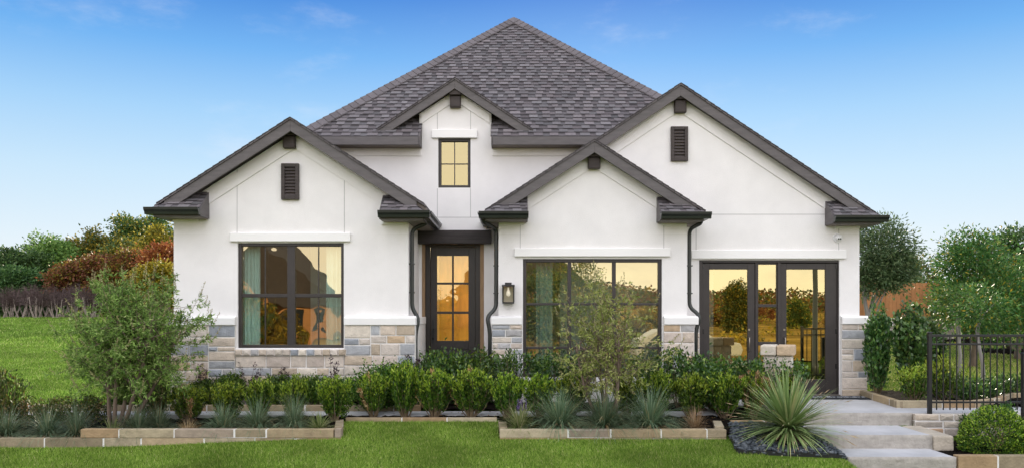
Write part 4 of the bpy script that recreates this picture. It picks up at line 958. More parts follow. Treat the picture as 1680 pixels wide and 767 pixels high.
def shrub_proto(name, seed, h, w, nst, lps, L, W, vshape=.75, mat='box', young='box_young', yfrac=.22, dry=0, flat=.25, spread=.035, sh=1.0):
    """many-stemmed clipped bush: bare foot, stems fanning out, leaves crowding the stem ends"""
    rs = np.random.RandomState(seed); root = empty(name); b = MB(); Ps = []; Ds = []; T = []; dryb = []
    for k in range(nst):
        a = 2 * math.pi * (k + rs.rand()) / nst * 1.0 + rs.rand() * 6.28; r = w / 2 * math.sqrt(rs.rand()) * (.97 + .2 * (rs.rand() < .1)); q = r / (w / 2)
        tip = np.array([r * math.cos(a), r * math.sin(a), h * (.80 + .2 * rs.rand()) * (1 - flat * q * q)]); low = rs.rand() < .26
        if low: tip[2] *= rs.uniform(.55, .88); tip[:2] *= .9
        base = np.array([.04 * math.cos(a) * rs.rand(), .04 * math.sin(a) * rs.rand(), -.03]); mid = base * .5 + tip * .5 + np.array([tip[0] * .08, tip[1] * .08, -h * .06 * q]) * (1 if vshape > .5 else -1)
        if k % 2 == 0: b.tube([base, mid, tip * .93], [.008, .005, .002], 4, False)
        n = int(lps * (.7 + .6 * rs.rand())); t = 1 - (1 - .30) * rs.rand(n) ** 1.5; t = t[:, None]
        p = base * (1 - t) ** 2 + 2 * mid * t * (1 - t) + tip * t * t; tg = unit(2 * (mid - base) * (1 - t) + 2 * (tip - mid) * t)
        Ps.append(p + rs.randn(n, 3) * spread * (w / .5)); Ds.append(tg * sh + rs.randn(n, 3) * .55 + np.array([0, 0, .25])); T.append(t[:, 0] * (1 if not low else .8)); dryb.append(np.full(n, rs.rand() < dry))
    P = np.concatenate(Ps); D = np.concatenate(Ds); T = np.concatenate(T); dryb = np.concatenate(dryb); n = len(P); P[:, 2] = np.maximum(P[:, 2], .01)
    V, Fa = leaves(P, D, L * rs.uniform(.7, 1.25, n), W * rs.uniform(.8, 1.2, n), rs)
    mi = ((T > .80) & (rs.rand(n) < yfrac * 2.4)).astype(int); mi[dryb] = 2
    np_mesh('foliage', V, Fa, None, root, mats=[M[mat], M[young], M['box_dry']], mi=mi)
    b.build('stems', M['twig'], root); return root

PROTO_USED = {}
def put(proto, x, d, z, s, rz, label, cat, group, sz=None):
    o = proto if proto.name not in PROTO_USED else copy_tree(proto); PROTO_USED[proto.name] = 1
    o.location = (x, d - 15, z); o.rotation_euler = (0, 0, rz); o.scale = (s, s, sz or s); return tag(o, label, cat, group)
bxp = [shrub_proto('boxwood_shrub', 10 + k, .68, .52, 66, 80, .046, .019, dry=.0, spread=.013, sh=1.5) for k in range(3)]
bxd = shrub_proto('boxwood_shrub', 31, .68, .58, 62, 76, .046, .019, dry=.04, spread=.013, sh=1.5)
bxm = [shrub_proto('boxwood_shrub', 41 + k, .5, .56, 34, 52, .040, .020, mat='box_dim', young='box_dim', dry=.04) for k in range(2)]
rb = random.Random(2)
G1 = 'boxwood shrubs planted in a row along the narrow walk'
zb = -.11
def row(px, d, s, sz, label, pr, group=G1, z=None):
    k_ = 1.10 if group == G1 else 1.16; s *= k_; sz *= (1.04 if group == G1 else 1.08)
    x = X(px, d); put(pr, x, d, (gz(x, d - 15) + .05) if z is None else z, s, rb.uniform(0, 6.28), label, 'shrub', group, sz)
row(44, 12.45, .98, .86, 'low bronzed boxwood at the far left of the left bed, nearest the photo edge', bxm[0])
row(-3, 12.3, 1.25, 1.75, 'taller dark bronzed shrub cut off by the left photo edge', bxm[1])
row(97, 12.45, 1.0, .88, 'low bronzed boxwood left of the feathery tree, second from the left photo edge', bxm[1])
row(150, 12.5, 1.0, .9, 'low bronzed boxwood right beside the trunks of the left feathery tree', bxm[0])
row(258, 12.7, 1.0, 1.15, 'dim bronzed boxwood half under the right side of the left feathery tree', bxm[1])
row(310, 12.45, 1.0, .86, 'boxwood with one dry orange branch, just right of the left feathery tree', bxd)
row(373, 12.45, .92, .92, 'narrow yellow-green boxwood left below the wide double window', bxp[0])
row(427, 12.42, .84, .98, 'slim upright boxwood below the middle of the wide double window', bxp[1])
row(484, 12.42, .82, 1.0, 'slim upright boxwood below the right side of the wide double window', bxp[2])
row(550, 12.32, 1.06, 1.02, 'bushy bright boxwood at the right end of the left bed, by the notch', bxp[0])
row(613, 12.6, .98, 1.0, 'first boxwood from the left in the lawn notch, with a dry twig', bxd)
row(665, 12.6, 1.02, 1.28, 'tallest boxwood in the lawn notch, second from its left', bxp[1])
row(712, 12.6, 1.05, 1.1, 'third boxwood from the left in the lawn notch, below the entry door', bxd)
row(772, 12.6, 1.15, 1.12, 'fourth boxwood in the lawn notch, widest, with tan dry twigs on its right', bxd)
row(832, 12.6, 1.0, 1.0, 'boxwood behind the purple flowered striped grass', bxp[2])
row(884, 12.62, 1.0, 1.0, 'boxwood behind the first blue grass of the middle bed', bxp[0])
row(938, 12.68, 1.0, .98, 'boxwood mostly hidden behind the stems of the middle feathery tree', bxp[1])
row(1030, 12.68, .95, .95, 'boxwood behind the right stems of the middle feathery tree', bxp[0])
row(1080, 12.62, 1.0, 1.08, 'boxwood just right of the middle feathery tree', bxp[2])
row(1134, 12.6, 1.0, 1.02, 'boxwood behind the tan dry grass tuft of the middle bed', bxp[0])
row(1190, 12.55, 1.14, 1.08, 'wide boxwood left of the dried-out one, near the spiky plant', bxp[1])
bdry = shrub_proto('boxwood_shrub', 55, .68, .52, 62, 76, .046, .019, dry=.34, spread=.013, sh=1.5)
row(1236, 12.6, .95, 1.05, 'boxwood with a large dried-out tan patch behind the spiky plant', bdry)
row(1285, 12.75, 1.0, 1.0, 'boxwood right behind the crown of the spiky plant', bxp[2])
# house bed: darker row against the walls
G2 = 'shrubs in the beds along the house wall'
bxb = [shrub_proto('boxwood_shrub', 61 + k, .5, .54, 40, 95, .042, .022, mat='box', young='box', flat=.15) for k in range(2)]
for px, d, s, sz, lab in ((205, 13.5, 1, .85, 'dark shrub against the stone base behind the left feathery tree'), (345, 13.52, .95, .9, 'dark low shrub under the left end of the stone base, right of the tree'), (383, 13.5, .8, 1.05, 'dark shrub with a flat top below the left edge of the wide double window'),
                          (455, 13.5, .9, 1.0, 'dark shrub against the stone base below the mullion of the wide double window'), (510, 13.5, .85, .98, 'dark shrub against the stone base below the right half of the wide double window'), (572, 13.5, .9, .9, 'dark shrub against the stone base between the wide double window and the entry')):
    row(px, d, s, sz, lab, bxb[rb.randint(0, 1)], G2, -.05)
rbx = shrub_proto('rounded_shrub', 71, .72, .78, 76, 110, .042, .023, mat='box', young='box', flat=.5, spread=.045)
row(624, 13.3, 1.0, .98, 'large dark rounded shrub left of the entry, beside the downspout', rbx, G2, -.05)
row(662, 13.45, .8, 1.02, 'smaller rounded shrub between the downspout and the entry door', rbx, G2, -.05)
lx = [shrub_proto('laurel_shrub', 81 + k, .85, .8, 50, 80, .062, .030, mat='laurel', young='box', flat=.2, spread=.05) for k in range(2)]
row(730, 14.0, .98, 1.02, 'glossy laurel shrub below the left part of the entry door', lx[0], G2, -.05)
row(783, 14.05, .95, .99, 'glossy laurel shrub at the right of the entry door by the downspout', lx[1], G2, -.05)
lt = [shrub_proto('laurel_shrub', 91 + k, .95, .62, 22, 58, .055, .027, mat='laurel', young='box', flat=.1, spread=.03) for k in range(3)]
row(838, 13.6, .9, .98, 'open laurel shrub with upright shoots below the wall lantern', lt[0], G2, -.05)
row(890, 13.6, 1.2, .95, 'dark laurel shrub at the lower left corner of the large grid window', lt[1], G2, -.05)
row(950, 13.65, 1.2, .9, 'dark laurel shrub below the large grid window behind the middle feathery tree', lt[2], G2, -.05)
row(1058, 13.65, 1.15, .88, 'dark laurel shrub at the lower right corner of the large grid window', lt[1], G2, -.05)
row(1112, 13.6, .88, 1.04, 'tall open laurel shrub before the stone between the large window and the glass doors', lt[2], G2, -.05)
row(1172, 13.2, 1.15, .95, 'laurel shrub in front of the left glass door', lx[0], G2, -.03)
row(1237, 12.95, 1.1, .90, 'laurel shrub in front of the sidelight, left of the stone pillar', lt[1], G2, -.03)
row(1288, 12.75, 1.0, .86, 'laurel shrub growing up against the stone pillar', lt[2], G2, -.03)

# dark purple sprigs
M['plum'] = leafy('plum_leaves', [(0, (.018, .010, .018)), (.6, (.045, .022, .035)), (1, (.09, .05, .06))], .2, .45)
def sprig(seed):
    rs = np.random.RandomState(seed); root = empty('plum_shrub'); b = MB(); Ps, Ds = [], []
    for k in range(9):
        a = rs.uniform(0, 6.28); r = rs.uniform(.1, .38); tip = np.array([r * math.cos(a), r * .35 * math.sin(a), rs.uniform(.5, .85)]); mid = tip * .5 + np.array([0, 0, .12]); b.tube([(0, 0, 0), mid, tip], [.006, .004, .002], 4, False)
        n = 34; t = rs.uniform(.35, 1, n)[:, None]; p = 2 * mid * t * (1 - t) + tip * t * t; Ps.append(p + rs.randn(n, 3) * .014); Ds.append(rs.randn(n, 3) + np.array([0, 0, .5]))
    V, Fa = leaves(np.concatenate(Ps), np.concatenate(Ds), .042, .024, rs); np_mesh('foliage', V, Fa, M['plum'], root); b.build('stems', M['twig'], root); return root
sp_ = [sprig(3), sprig(4)]
for k, (px, s, lab) in enumerate(((335, .9, 'dark plum leaved shrub by the stone base beside the left feathery tree'), (410, .9, 'dark plum leaved shrub under the left half of the wide double window'), (470, .82, 'dark plum leaved shrub under the middle of the wide double window'), (545, 1.05, 'dark plum leaved shrub whose sprigs rise right of the wide double window'), (680, 1.1, 'dark plum leaved shrub whose sprigs rise beside the entry downspout'))):
    put(sp_[k % 2], X(px, 13.66), 13.66, -.05, s, rb.uniform(0, 3), lab, 'shrub', 'plum leaved shrubs along the stone base')

# grasses
M['fescue'] = leafy('blue_grass_blades', [(0, (.070, .125, .062)), (.5, (.135, .205, .115)), (.85, (.22, .29, .175)), (.93, (.24, .24, .12)), (1, (.42, .34, .18))], .15, .5)
M['fescue_dry'] = leafy('dry_grass_blades', [(0, (.22, .13, .06)), (.6, (.40, .27, .14)), (1, (.52, .42, .28))], .3, .6)
M['liriope'] = leafy('striped_blades', [(0, (.07, .14, .035)), (.4, (.17, .25, .06)), (.75, (.40, .42, .20)), (1, (.52, .50, .30))], .3, .5)
M['purple'] = leafy('purple_flower_spikes', [(0, (.12, .08, .22)), (1, (.26, .20, .40))], .2, .7)
def tuft(name, seed, n, L, W, r0, droop, mat, up=1.0, dry=.0, spikes=0):
    rs = np.random.RandomState(seed); root = empty(name); a = rs.uniform(0, 6.28, n); r = r0 * np.sqrt(rs.rand(n)); tilt = rs.uniform(.05, 1.35, n)
    D = np.stack([np.cos(a) * np.sin(tilt), np.sin(a) * np.sin(tilt), np.cos(tilt) * up], -1); P = np.stack([r * np.cos(a), r * np.sin(a), 0 * r - .01], -1)
    V, Fa = ribbons(P, D, L * rs.uniform(.55, 1.1, n), np.full(n, W), droop * rs.uniform(.5, 1.4, n), rs)
    o = np_mesh('blades', V, Fa, M[mat], root)
    if dry:
        k = int(n * dry); a = rs.uniform(0, 6.28, k); D = np.stack([np.cos(a), np.sin(a), rs.uniform(-.05, .5, k)], -1)
        V, Fa = ribbons(np.stack([r0 * np.cos(a), r0 * np.sin(a), 0 * a + .01], -1), D, L * rs.uniform(.4, .75, k), np.full(k, W), np.full(k, droop * .5), rs); np_mesh('dry_blades', V, Fa, M['fescue_dry'], root)
    for s in range(spikes):
        x, y = rs.normal(0, .05, 2); tx, ty = rs.normal(0, .05, 2); k = 60; t = rs.rand(k); q_ = np.stack([x + tx * t, y + ty * t, .26 + .17 * t], -1) + rs.randn(k, 3) * .006
        V, Fa = leaves(q_, rs.randn(k, 3) + [0, 0, 1], .016, .012, rs); np_mesh('flower_spike', V, Fa, M['purple'], root)
    return root
ft = [tuft('blue_grass', 5 + k, 640, .56, .0085, .07, 1.7, 'fescue', dry=.10) for k in range(3)]
fl = [tuft('blue_grass', 15 + k, 780, .70, .0095, .09, 1.45, 'fescue', dry=.14) for k in range(3)]
G3 = 'blue grass tufts behind the front edging'
def gr(p, px, d, s, sz, lab, cat='grass tuft', group=G3):
    x = X(px, d); put(p, x, d, gz(x, d - 15) + .06, s, rb.uniform(0, 6.28), lab, cat, group, sz)
gr(ft[0], 12, 11.85, 1.0, .95, 'blue grass tuft at the left edge of the photo')
gr(ft[1], 78, 11.85, .95, .95, 'blue grass tuft second from the left photo edge')
gr(ft[2], 126, 11.82, .95, 1.05, 'blue grass tuft at the step in the left stone edging')
gr(ft[0], 228, 11.95, 1.12, .95, 'broad blue grass tuft right of the left tree trunks')
gr(ft[1], 262, 12.05, .9, .9, 'blue grass tuft tucked behind the broad one right of the left tree')
gr(ft[2], 366, 11.9, .95, .95, 'blue grass tuft below the left side of the wide double window')
gr(ft[0], 422, 11.9, 1.0, 1.0, 'blue grass tuft below the middle of the wide double window')
gr(ft[1], 482, 11.9, .95, 1.05, 'blue grass tuft left of the striped grass at the right of the left bed')
gr(fl[0], 918, 11.95, 1.05, .98, 'tall blue grass tuft next to the purple flowered striped grass')
gr(fl[1], 992, 11.92, 1.08, 1.02, 'tall blue grass tuft at the foot of the middle feathery tree')
gr(fl[2], 1066, 11.92, 1.10, 1.0, 'tall blue grass tuft right of the middle feathery tree')
tan_ = tuft('dry_grass', 33, 260, .32, .008, .06, .9, 'fescue_dry'); lir = tuft('striped_grass', 34, 260, .42, .013, .06, 1.3, 'liriope'); lirp = tuft('striped_grass', 35, 380, .46, .013, .08, 1.25, 'liriope', spikes=5)
gr(tan_, 309, 11.85, .85, .7, 'half dry tan tuft in the left bed below the dry-branched boxwood', group='tan and striped grass tufts'); gr(tan_, 1140, 11.85, .9, 1.15, 'tan dry grass tuft near the right end of the middle bed', group='tan and striped grass tufts')
gr(lir, 184, 11.8, .85, .8, 'small striped grass at the foot of the left feathery tree', group='tan and striped grass tufts'); gr(lir, 523, 11.78, 1.0, .75, 'striped grass at the right end of the left bed', group='tan and striped grass tufts'); gr(lirp, 852, 11.85, .95, 1.0, 'striped grass with purple flower spikes at the left end of the middle bed', group='tan and striped grass tufts')

# spiky sotol-like plant
M['sotol'] = leafy('spiky_leaf_blades', [(0, (.12, .19, .06)), (.5, (.22, .31, .105)), (.85, (.32, .39, .16)), (1, (.44, .40, .20))], .2, .4)
M['sotol_tip'] = leafy('dry_leaf_tips', [(0, (.30, .20, .11)), (1, (.42, .32, .19))], .1, .6)
rs = np.random.RandomState(77); sot = empty('spiky_plant'); n = 520; a = rs.uniform(0, 6.28, n); u = rs.rand(n); tilt = .10 + 1.75 * u ** .72
D = np.stack([np.cos(a) * np.sin(tilt), np.sin(a) * np.sin(tilt), np.cos(tilt)], -1); P = D * .05 + np.array([0, 0, .16]); Lg = rs.uniform(.68, .98, n) * (1 - .04 * u); dr = .28 + .35 * u
V, Fa = ribbons(P, D, Lg, np.full(n, .030), dr, rs, 5, 2.6); V0, F0_ = V, Fa
Vt = V.reshape(n, 12, 3); tip = (Vt[:, 8] + Vt[:, 9]) / 2; tipe = (Vt[:, 10] + Vt[:, 11]) / 2; kk = rs.rand(n) < .34
V, Fa = leaves((tip + (tipe - tip) * .35)[kk] + np.array([0, 0, .002]), (tipe - tip)[kk], np.linalg.norm(tipe - tip, axis=1)[kk] * .7, .012, rs, 0); np_mesh('blades', np.concatenate([V0, V]), np.concatenate([F0_, Fa + len(V0)]), None, sot, mats=[M['sotol'], M['sotol_tip']], mi=np.repeat([0, 1], [len(F0_), len(Fa)]))
b = MB(); b.tube([(0, 0, -.05), (0, 0, .1), (0, 0, .2)], [.12, .14, .06], 12); b.build('trunk', M['bark'], sot, smooth=True)
k = 160; a = rs.uniform(0, 6.28, k); D = np.stack([np.cos(a), np.sin(a), rs.uniform(-.5, .3, k)], -1); V, Fa = ribbons(D * .06 + np.array([0, 0, .1]), D, rs.uniform(.15, .4, k), np.full(k, .014), np.full(k, .8), rs, 3); np_mesh('dry_blades', V, Fa, M['fescue_dry'], sot)
sx_ = X(1293, 11.35); sot.scale = (.98, .9, .98); sot.location = (sx_, Y(11.35), gz(sx_, Y(11.35)) + .03); tag(sot, 'large spiky green plant with long stiff blades on dark pebbles', 'plant')

# feathery small trees
M['vitex'] = leafy('feathery_leaves', [(0, (.15, .21, .045)), (.4, (.27, .35, .08)), (.75, (.40, .46, .14)), (1, (.52, .53, .24))], .18, .6, .2)
M['vitex_fresh'] = leafy('fresh_feathery_leaves', [(0, (.07, .13, .028)), (.4, (.14, .23, .045)), (.75, (.22, .32, .075)), (1, (.34, .40, .14))], .2, .6, .2)
M['vitex_fl'] = leafy('faded_flower_spikes', [(0, (.26, .23, .10)), (.6, (.40, .36, .18)), (1, (.52, .46, .28))], .25, .8, .1)
def feathery(label, x, d, z, h, w, stems, nbr, seed, dens, lean=0, mat='vitex'):
    rs = np.random.RandomState(seed); root = tag(empty('feathery_tree', (x, d - 15, z)), label, 'tree', 'small feathery trees in the front beds'); Ps, Ds, Fp, Fd = [], [], [], []; tb = MB(); bb = MB()
    for s in range(stems):
        a = 2 * math.pi * (s + .3 * rs.rand()) / stems + .4; r = w * rs.uniform(.10, .26); top = np.array([r * math.cos(a) + lean, r * math.sin(a) * .9, h * rs.uniform(.55, .78)]); base = np.array([.10 * math.cos(a), .06 * math.sin(a), -.05]); mid = base * .45 + top * .55 + rs.randn(3) * [.07, .07, .05] + np.array([r * math.cos(a) * .25, 0, -.05])
        pts = [base * (1 - t) ** 2 + 2 * mid * t * (1 - t) + top * t * t for t in np.linspace(0, 1, 7)]; tb.tube(pts, list(np.linspace(.036, .009, 7)), 7)
        for k in range(nbr):
            t = rs.uniform(.28, 1.0); p0 = base * (1 - t) ** 2 + 2 * mid * t * (1 - t) + top * t * t
            th = rs.uniform(0, 6.28); rr = w / 2 * rs.uniform(.45, 1.0) ** .6; ph = rs.uniform(-.15, 1.0) ; el = rs.uniform(-.25, 1)
            # target on the crown outline
            q_ = rs.rand() ** .45; tz = h * (.20 + .80 * rs.rand()); prof = math.sqrt(max(0, 1 - ((tz / h - .57) / .47) ** 2)); tgt = np.array([math.cos(th) * w / 2 * prof * q_ + lean, math.sin(th) * w / 2 * prof * q_ * .9, tz]); tgt += rs.randn(3) * .06
            m = (p0 + tgt) / 2 + np.array([0, 0, .06]); cur = [p0 * (1 - u) ** 2 + 2 * m * u * (1 - u) + tgt * u * u for u in (0, .33, .66, 1)]; bb.tube(cur, [.009, .006, .004, .002], 4, False)
            n = int(dens * rs.uniform(.6, 1.3)); u = rs.uniform(.25, 1.05, n)[:, None]; pp = p0 * (1 - u) ** 2 + 2 * m * u * (1 - u) + tgt * u * u; node = pp + rs.randn(n, 3) * .035
            out = unit(tgt - np.array([lean, 0, h * .45])); f = 6
            for j in range(f):
                dd = out * .55 + rs.randn(n, 3) * .62 + np.array([0, 0, -.05]); Ps.append(node + rs.randn(n, 3) * .006); Ds.append(dd)
            if rs.rand() < .8:
                L = rs.uniform(.12, .26); up = unit(out * .5 + np.array([0, 0, .9]) + rs.randn(3) * .25); kq = int(L * 230); tt = rs.rand(kq)[:, None]; Fp.append(tgt + up * L * tt + rs.randn(kq, 3) * .010 * (1.15 - tt)); Fd.append(up + rs.randn(kq, 3) * .6)
    P, D = np.concatenate(Ps), np.concatenate(Ds); n = len(P); V, Fa = leaves(P, D, .074 * rs.uniform(.6, 1.25, n), .0165 * rs.uniform(.8, 1.2, n), rs, .1); np_mesh('crown', V, Fa, M[mat], root)
    P, D = np.concatenate(Fp), np.concatenate(Fd); V, Fa = leaves(P, D, .020, .012, rs); np_mesh('flower_spikes', V, Fa, M['vitex_fl'], root)
    tb.build('trunk', M['bark'], root, smooth=True); bb.build('branches', M['bark'], root, smooth=True); return root
xv = X(192, 12.2); feathery('multi stemmed feathery green tree in front of the left corner of the house', xv, 12.2, gz(xv, -2.8) + .03, 2.42, 2.4, 5, 40, 5, 27, lean=.30, mat='vitex_fresh')
xv = X(998, 12.15); feathery('thinner feathery tree with seed spikes in front of the large grid window', xv, 12.15, gz(xv, -2.85) + .03, 2.22, 1.85, 5, 19, 8, 14, lean=-.02)

# round bush lower right and creeping bits on the wall
def mound(name, seed, rx, ry, h, n, L, W, mat, young, lump=.10):
    rs = np.random.RandomState(seed); root = empty(name); u = unit(rs.randn(n, 3)); u[:, 2] = np.abs(u[:, 2]) * 1.0 - .12; u = unit(u)
    lumps = unit(rs.randn(26, 3)); lumps[:, 2] = np.abs(lumps[:, 2]); k = (u @ lumps.T).max(1); rad = (1 - lump + lump * 1.6 * (k - .75) / .25) * (1 - .35 * rs.rand(n) ** 2.2)
    P = u * rad[:, None] * np.array([rx, ry, h]); P[:, 2] = np.maximum(P[:, 2], .0); D = u * .9 + rs.randn(n, 3) * .55 + np.array([0, 0, .35]); V, Fa = leaves(P, D, L * rs.uniform(.7, 1.2, n), W * rs.uniform(.8, 1.2, n), rs)
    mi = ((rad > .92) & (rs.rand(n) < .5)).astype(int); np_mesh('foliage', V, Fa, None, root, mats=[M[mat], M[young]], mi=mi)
    b = MB()
    for s in range(16):
        a = rs.uniform(0, 6.28); r = rs.uniform(.2, .75); b.tube([(0, 0, -.02), (rx * r * .6 * math.cos(a), ry * r * .6 * math.sin(a), h * .4), (rx * r * math.cos(a), ry * r * math.sin(a), h * (.85 - .4 * r))], [.010, .007, .003], 4, False)
    b.build('stems', M['twig'], root); return root
mo = mound('round_bush', 5, .47, .42, .60, 9000, .036, .018, 'box', 'box_young'); mo.location = (X(1632, 11.3), Y(11.3), -.40); tag(mo, 'round clipped light green bush below the low stone wall', 'shrub')
mo = mound('round_bush', 6, .35, .35, .5, 5000, .036, .018, 'box', 'box_young'); mo.location = (X(1702, 11.2), Y(11.2), -.42); tag(mo, 'green bush cut off by the right edge of the photo, beside the round one', 'shrub')
cp = [shrub_proto('creeping_plant', 131 + k, .34, .3, 14, 26, .05, .028, mat='laurel', young='laurel') for k in range(2)]
for k, (px, z, s, lab) in enumerate(((1583, -.32, .9, 'leafy weed climbing the left part of the low stone wall'), (1617, -.12, .8, 'small green weed on top of the low stone wall above the round bush'), (1655, -.14, .9, 'small green weed on the low stone wall near the right photo edge'))):
    put(cp[k % 2], X(px, 12.22), 12.22, z, s, k, lab, 'weed', 'weeds on the low stone wall')
# tall shrubs right of the landing
ts = [shrub_proto('tall_laurel_shrub', 141 + k, 1.75, .55, 46, 80, .085, .045, mat='laurel', young='laurel', flat=.35, spread=.03) for k in range(2)]
put(ts[0], X(1440, 14.5), 14.5, .02, .9, .3, 'tall dark laurel shrub right beside the stone corner of the house', 'shrub', 'tall laurels right of the landing', .98)
put(ts[1], X(1496, 13.95), 13.95, .02, 1.22, 2.0, 'tallest dark laurel shrub, left of the iron fence post', 'shrub', 'tall laurels right of the landing', 1.02)
put(ts[0], X(1520, 14.9), 14.9, .02, 1.1, 4.0, 'dark laurel shrub directly behind the iron fence post', 'shrub', 'tall laurels right of the landing', .92)
sb = [shrub_proto('pale_shrub', 151 + k, .62, .55, 26, 46, .06, .026, mat='box', young='box_young', yfrac=.5) for k in range(2)]
put(sb[0], X(1500, 13.4), 13.4, .06, .98, 1, 'pale green small shrub in front of the tall laurels, left of the fence post', 'shrub', 'small shrubs behind the curving edging')
put(sb[1], X(1548, 13.6), 13.6, .06, 1.2, 2, 'yellow green shrub just inside the first bars of the fence', 'shrub', 'small shrubs behind the curving edging', 1.25)
gc = [shrub_proto('low_shrub', 161 + k, .34, .6, 26, 40, .06, .026, mat='laurel', young='box', flat=.3) for k in range(2)]
for k, (px, d) in enumerate(((1590, 13.75), (1612, 14.0), (1634, 14.4), (1656, 14.8))):
    put(gc[k % 2], X(px, d), d, .05, 1.0, k * 1.7, ('low green shrub in the fence bed, nearest the yellow green one', 'low green shrub in the fence bed beside the pale stake', 'low green shrub in the fence bed, second from the right', 'low green shrub in the fence bed, rightmost')[k], 'shrub', 'low shrubs seen through the fence')

# fallen leaves and bark chips lying on the beds and the walk
M['litter'] = leafy('fallen_leaves', [(0, (.16, .09, .04)), (.5, (.30, .19, .08)), (.8, (.22, .20, .07)), (1, (.46, .36, .20))], .1, .8, .1)
rs = np.random.RandomState(4); n = 900; x = rs.uniform(-8.5, 4.3, n); d = np.where(rs.rand(n) < .7, rs.uniform(11.66, 12.7, n), rs.uniform(12.8, 13.2, n)); keep = ~((x > -2.6) & (x < -.2) & (d < 12.55)) & ~((d > 12.74) & (rs.rand(n) < .75)) & ~((x > 3.0) & (d < 12.2))
x, d = x[keep], d[keep]; z = np.where(d > 12.75, -.071, ground(x, d - 15) + .068); P = np.stack([x, d - 15, z], -1); a = rs.uniform(0, 6.28, len(x)); D = np.stack([np.cos(a), np.sin(a), rs.uniform(.0, .25, len(x))], -1)
V, Fa = leaves(P, D, .045 * rs.uniform(.5, 1.2, len(x)), .022, rs); V[:, 2] = np.maximum(V[:, 2], np.repeat(z, 4))
stuff(np_mesh('fallen_leaves', V, Fa, M['litter']), 'dry fallen leaves scattered over the dark mulch and the narrow walk', 'leaves')
# ------------------------------------------------------------------ trees and background
def crown(seed, ell, nclump, lpc, sig, L, W, out=.55):
    """leaf clumps spread through overlapping ellipsoids; ell = (cx, cy, cz, rx, ry, rz, weight)"""
    rs = np.random.RandomState(seed); wts = np.array([e[6] for e in ell]); ids = rs.choice(len(ell), nclump, p=wts / wts.sum()); Ps, Ds = [], []
    for i in ids:
        e = ell[i]; u = unit(rs.randn(1, 3))[0]; r = rs.uniform(out ** 3, 1) ** (1 / 3) * (1 + .06 * rs.randn()); c = np.array(e[:3]) + u * r * np.array(e[3:6]); n = int(lpc * rs.uniform(.5, 1.5)); s = sig * rs.uniform(.6, 1.4)
        off = rs.randn(n, 3) * s * np.array([1, 1, .7]); Ps.append(c + off); Ds.append(unit(off) * .8 + u * .5 + rs.randn(n, 3) * .6)
    P, D = np.concatenate(Ps), np.concatenate(Ds); n = len(P); return leaves(P, D, L * rs.uniform(.6, 1.3, n), W * rs.uniform(.7, 1.2, n), rs)
def tree(label, x, d, z, trunk, ell, mat, nclump, lpc, sig, L, W, seed, bark='bark', limbs=7, group=None, name='tree', cat='tree', out=.55, mats=None):
    o = tag(empty(name, (x, d - 15, z)), label, cat, group); rs = np.random.RandomState(seed); b = MB(); H, r0 = trunk
    tip = np.array([rs.normal(0, .05) * H, rs.normal(0, .05) * H, H]); pts = [tip * t + np.array([.03 * H * math.sin(5 * t), .02 * H * math.sin(7 * t + 1), -.15 * (t == 0)]) for t in np.linspace(0, 1, 7)]
    b.tube(pts, list(np.linspace(r0, r0 * .45, 7)), 9)
    for k in range(limbs):
        e = ell[rs.randint(len(ell))]; u = unit(rs.randn(1, 3))[0]; tg = np.array(e[:3]) + u * np.array(e[3:6]) * rs.uniform(.4, .85); s = pts[rs.randint(3, 7)]; m = (s + tg) / 2 + np.array([0, 0, .08 * H]); b.tube([s, m * .5 + s * .5, m, tg], [r0 * .45, r0 * .33, r0 * .22, r0 * .08], 6, False)
    b.build('trunk', M[bark], o, smooth=True); V, Fa = crown(seed, ell, nclump, lpc, sig, L, W, out)
    if mats:
        rs = np.random.RandomState(seed + 1); n = len(Fa); zz = V.reshape(-1, 4, 3)[:, 0]; mi = (rs.rand(n) < mats[1]).astype(int); np_mesh('crown', V, Fa, None, o, mats=[M[mat], M[mats[0]]], mi=mi)
    else: np_mesh('crown', V, Fa, M[mat], o)
    return o
M['t_dark'] = leafy('dark_green_leaves', [(0, (0.034, 0.071, 0.024)), (.6, (0.071, 0.138, 0.037)), (1, (0.130, 0.203, 0.053))], .25, .5)
M['t_green'] = leafy('mid_green_leaves', [(0, (0.075, 0.163, 0.035)), (.6, (0.163, 0.294, 0.062)), (1, (0.263, 0.388, 0.088))], .3, .5)
M['t_olive'] = leafy('olive_yellow_leaves', [(0, (0.100, 0.100, 0.016)), (.5, (0.200, 0.190, 0.024)), (.85, (0.360, 0.300, 0.036)), (1, (0.600, 0.440, 0.060))], .35, .5)
M['t_rust'] = leafy('rust_red_leaves', [(0, (0.138, 0.062, 0.027)), (.5, (0.250, 0.106, 0.040)), (.8, (0.362, 0.163, 0.050)), (1, (0.275, 0.237, 0.062))], .35, .5)
M['t_red'] = leafy('red_leaves', [(0, (.22, .060, .028)), (.6, (.34, .105, .035)), (1, (.42, .20, .05))], .35, .5)
M['t_gold'] = leafy('golden_leaves', [(0, (0.154, 0.105, 0.008)), (.5, (0.294, 0.203, 0.014)), (1, (0.420, 0.294, 0.028))], .2, .5)
M['t_fresh'] = leafy('fresh_green_leaves', [(0, (0.031, 0.084, 0.020)), (.5, (0.063, 0.147, 0.031)), (.9, (0.120, 0.212, 0.043)), (1, (0.282, 0.268, 0.056))], .35, .45)
M['t_grey'] = leafy('grey_green_leaves', [(0, (.055, .105, .045)), (.6, (.11, .18, .07)), (1, (.20, .25, .11))], .3, .55)
BG = 'trees of the wood behind the left lawn'
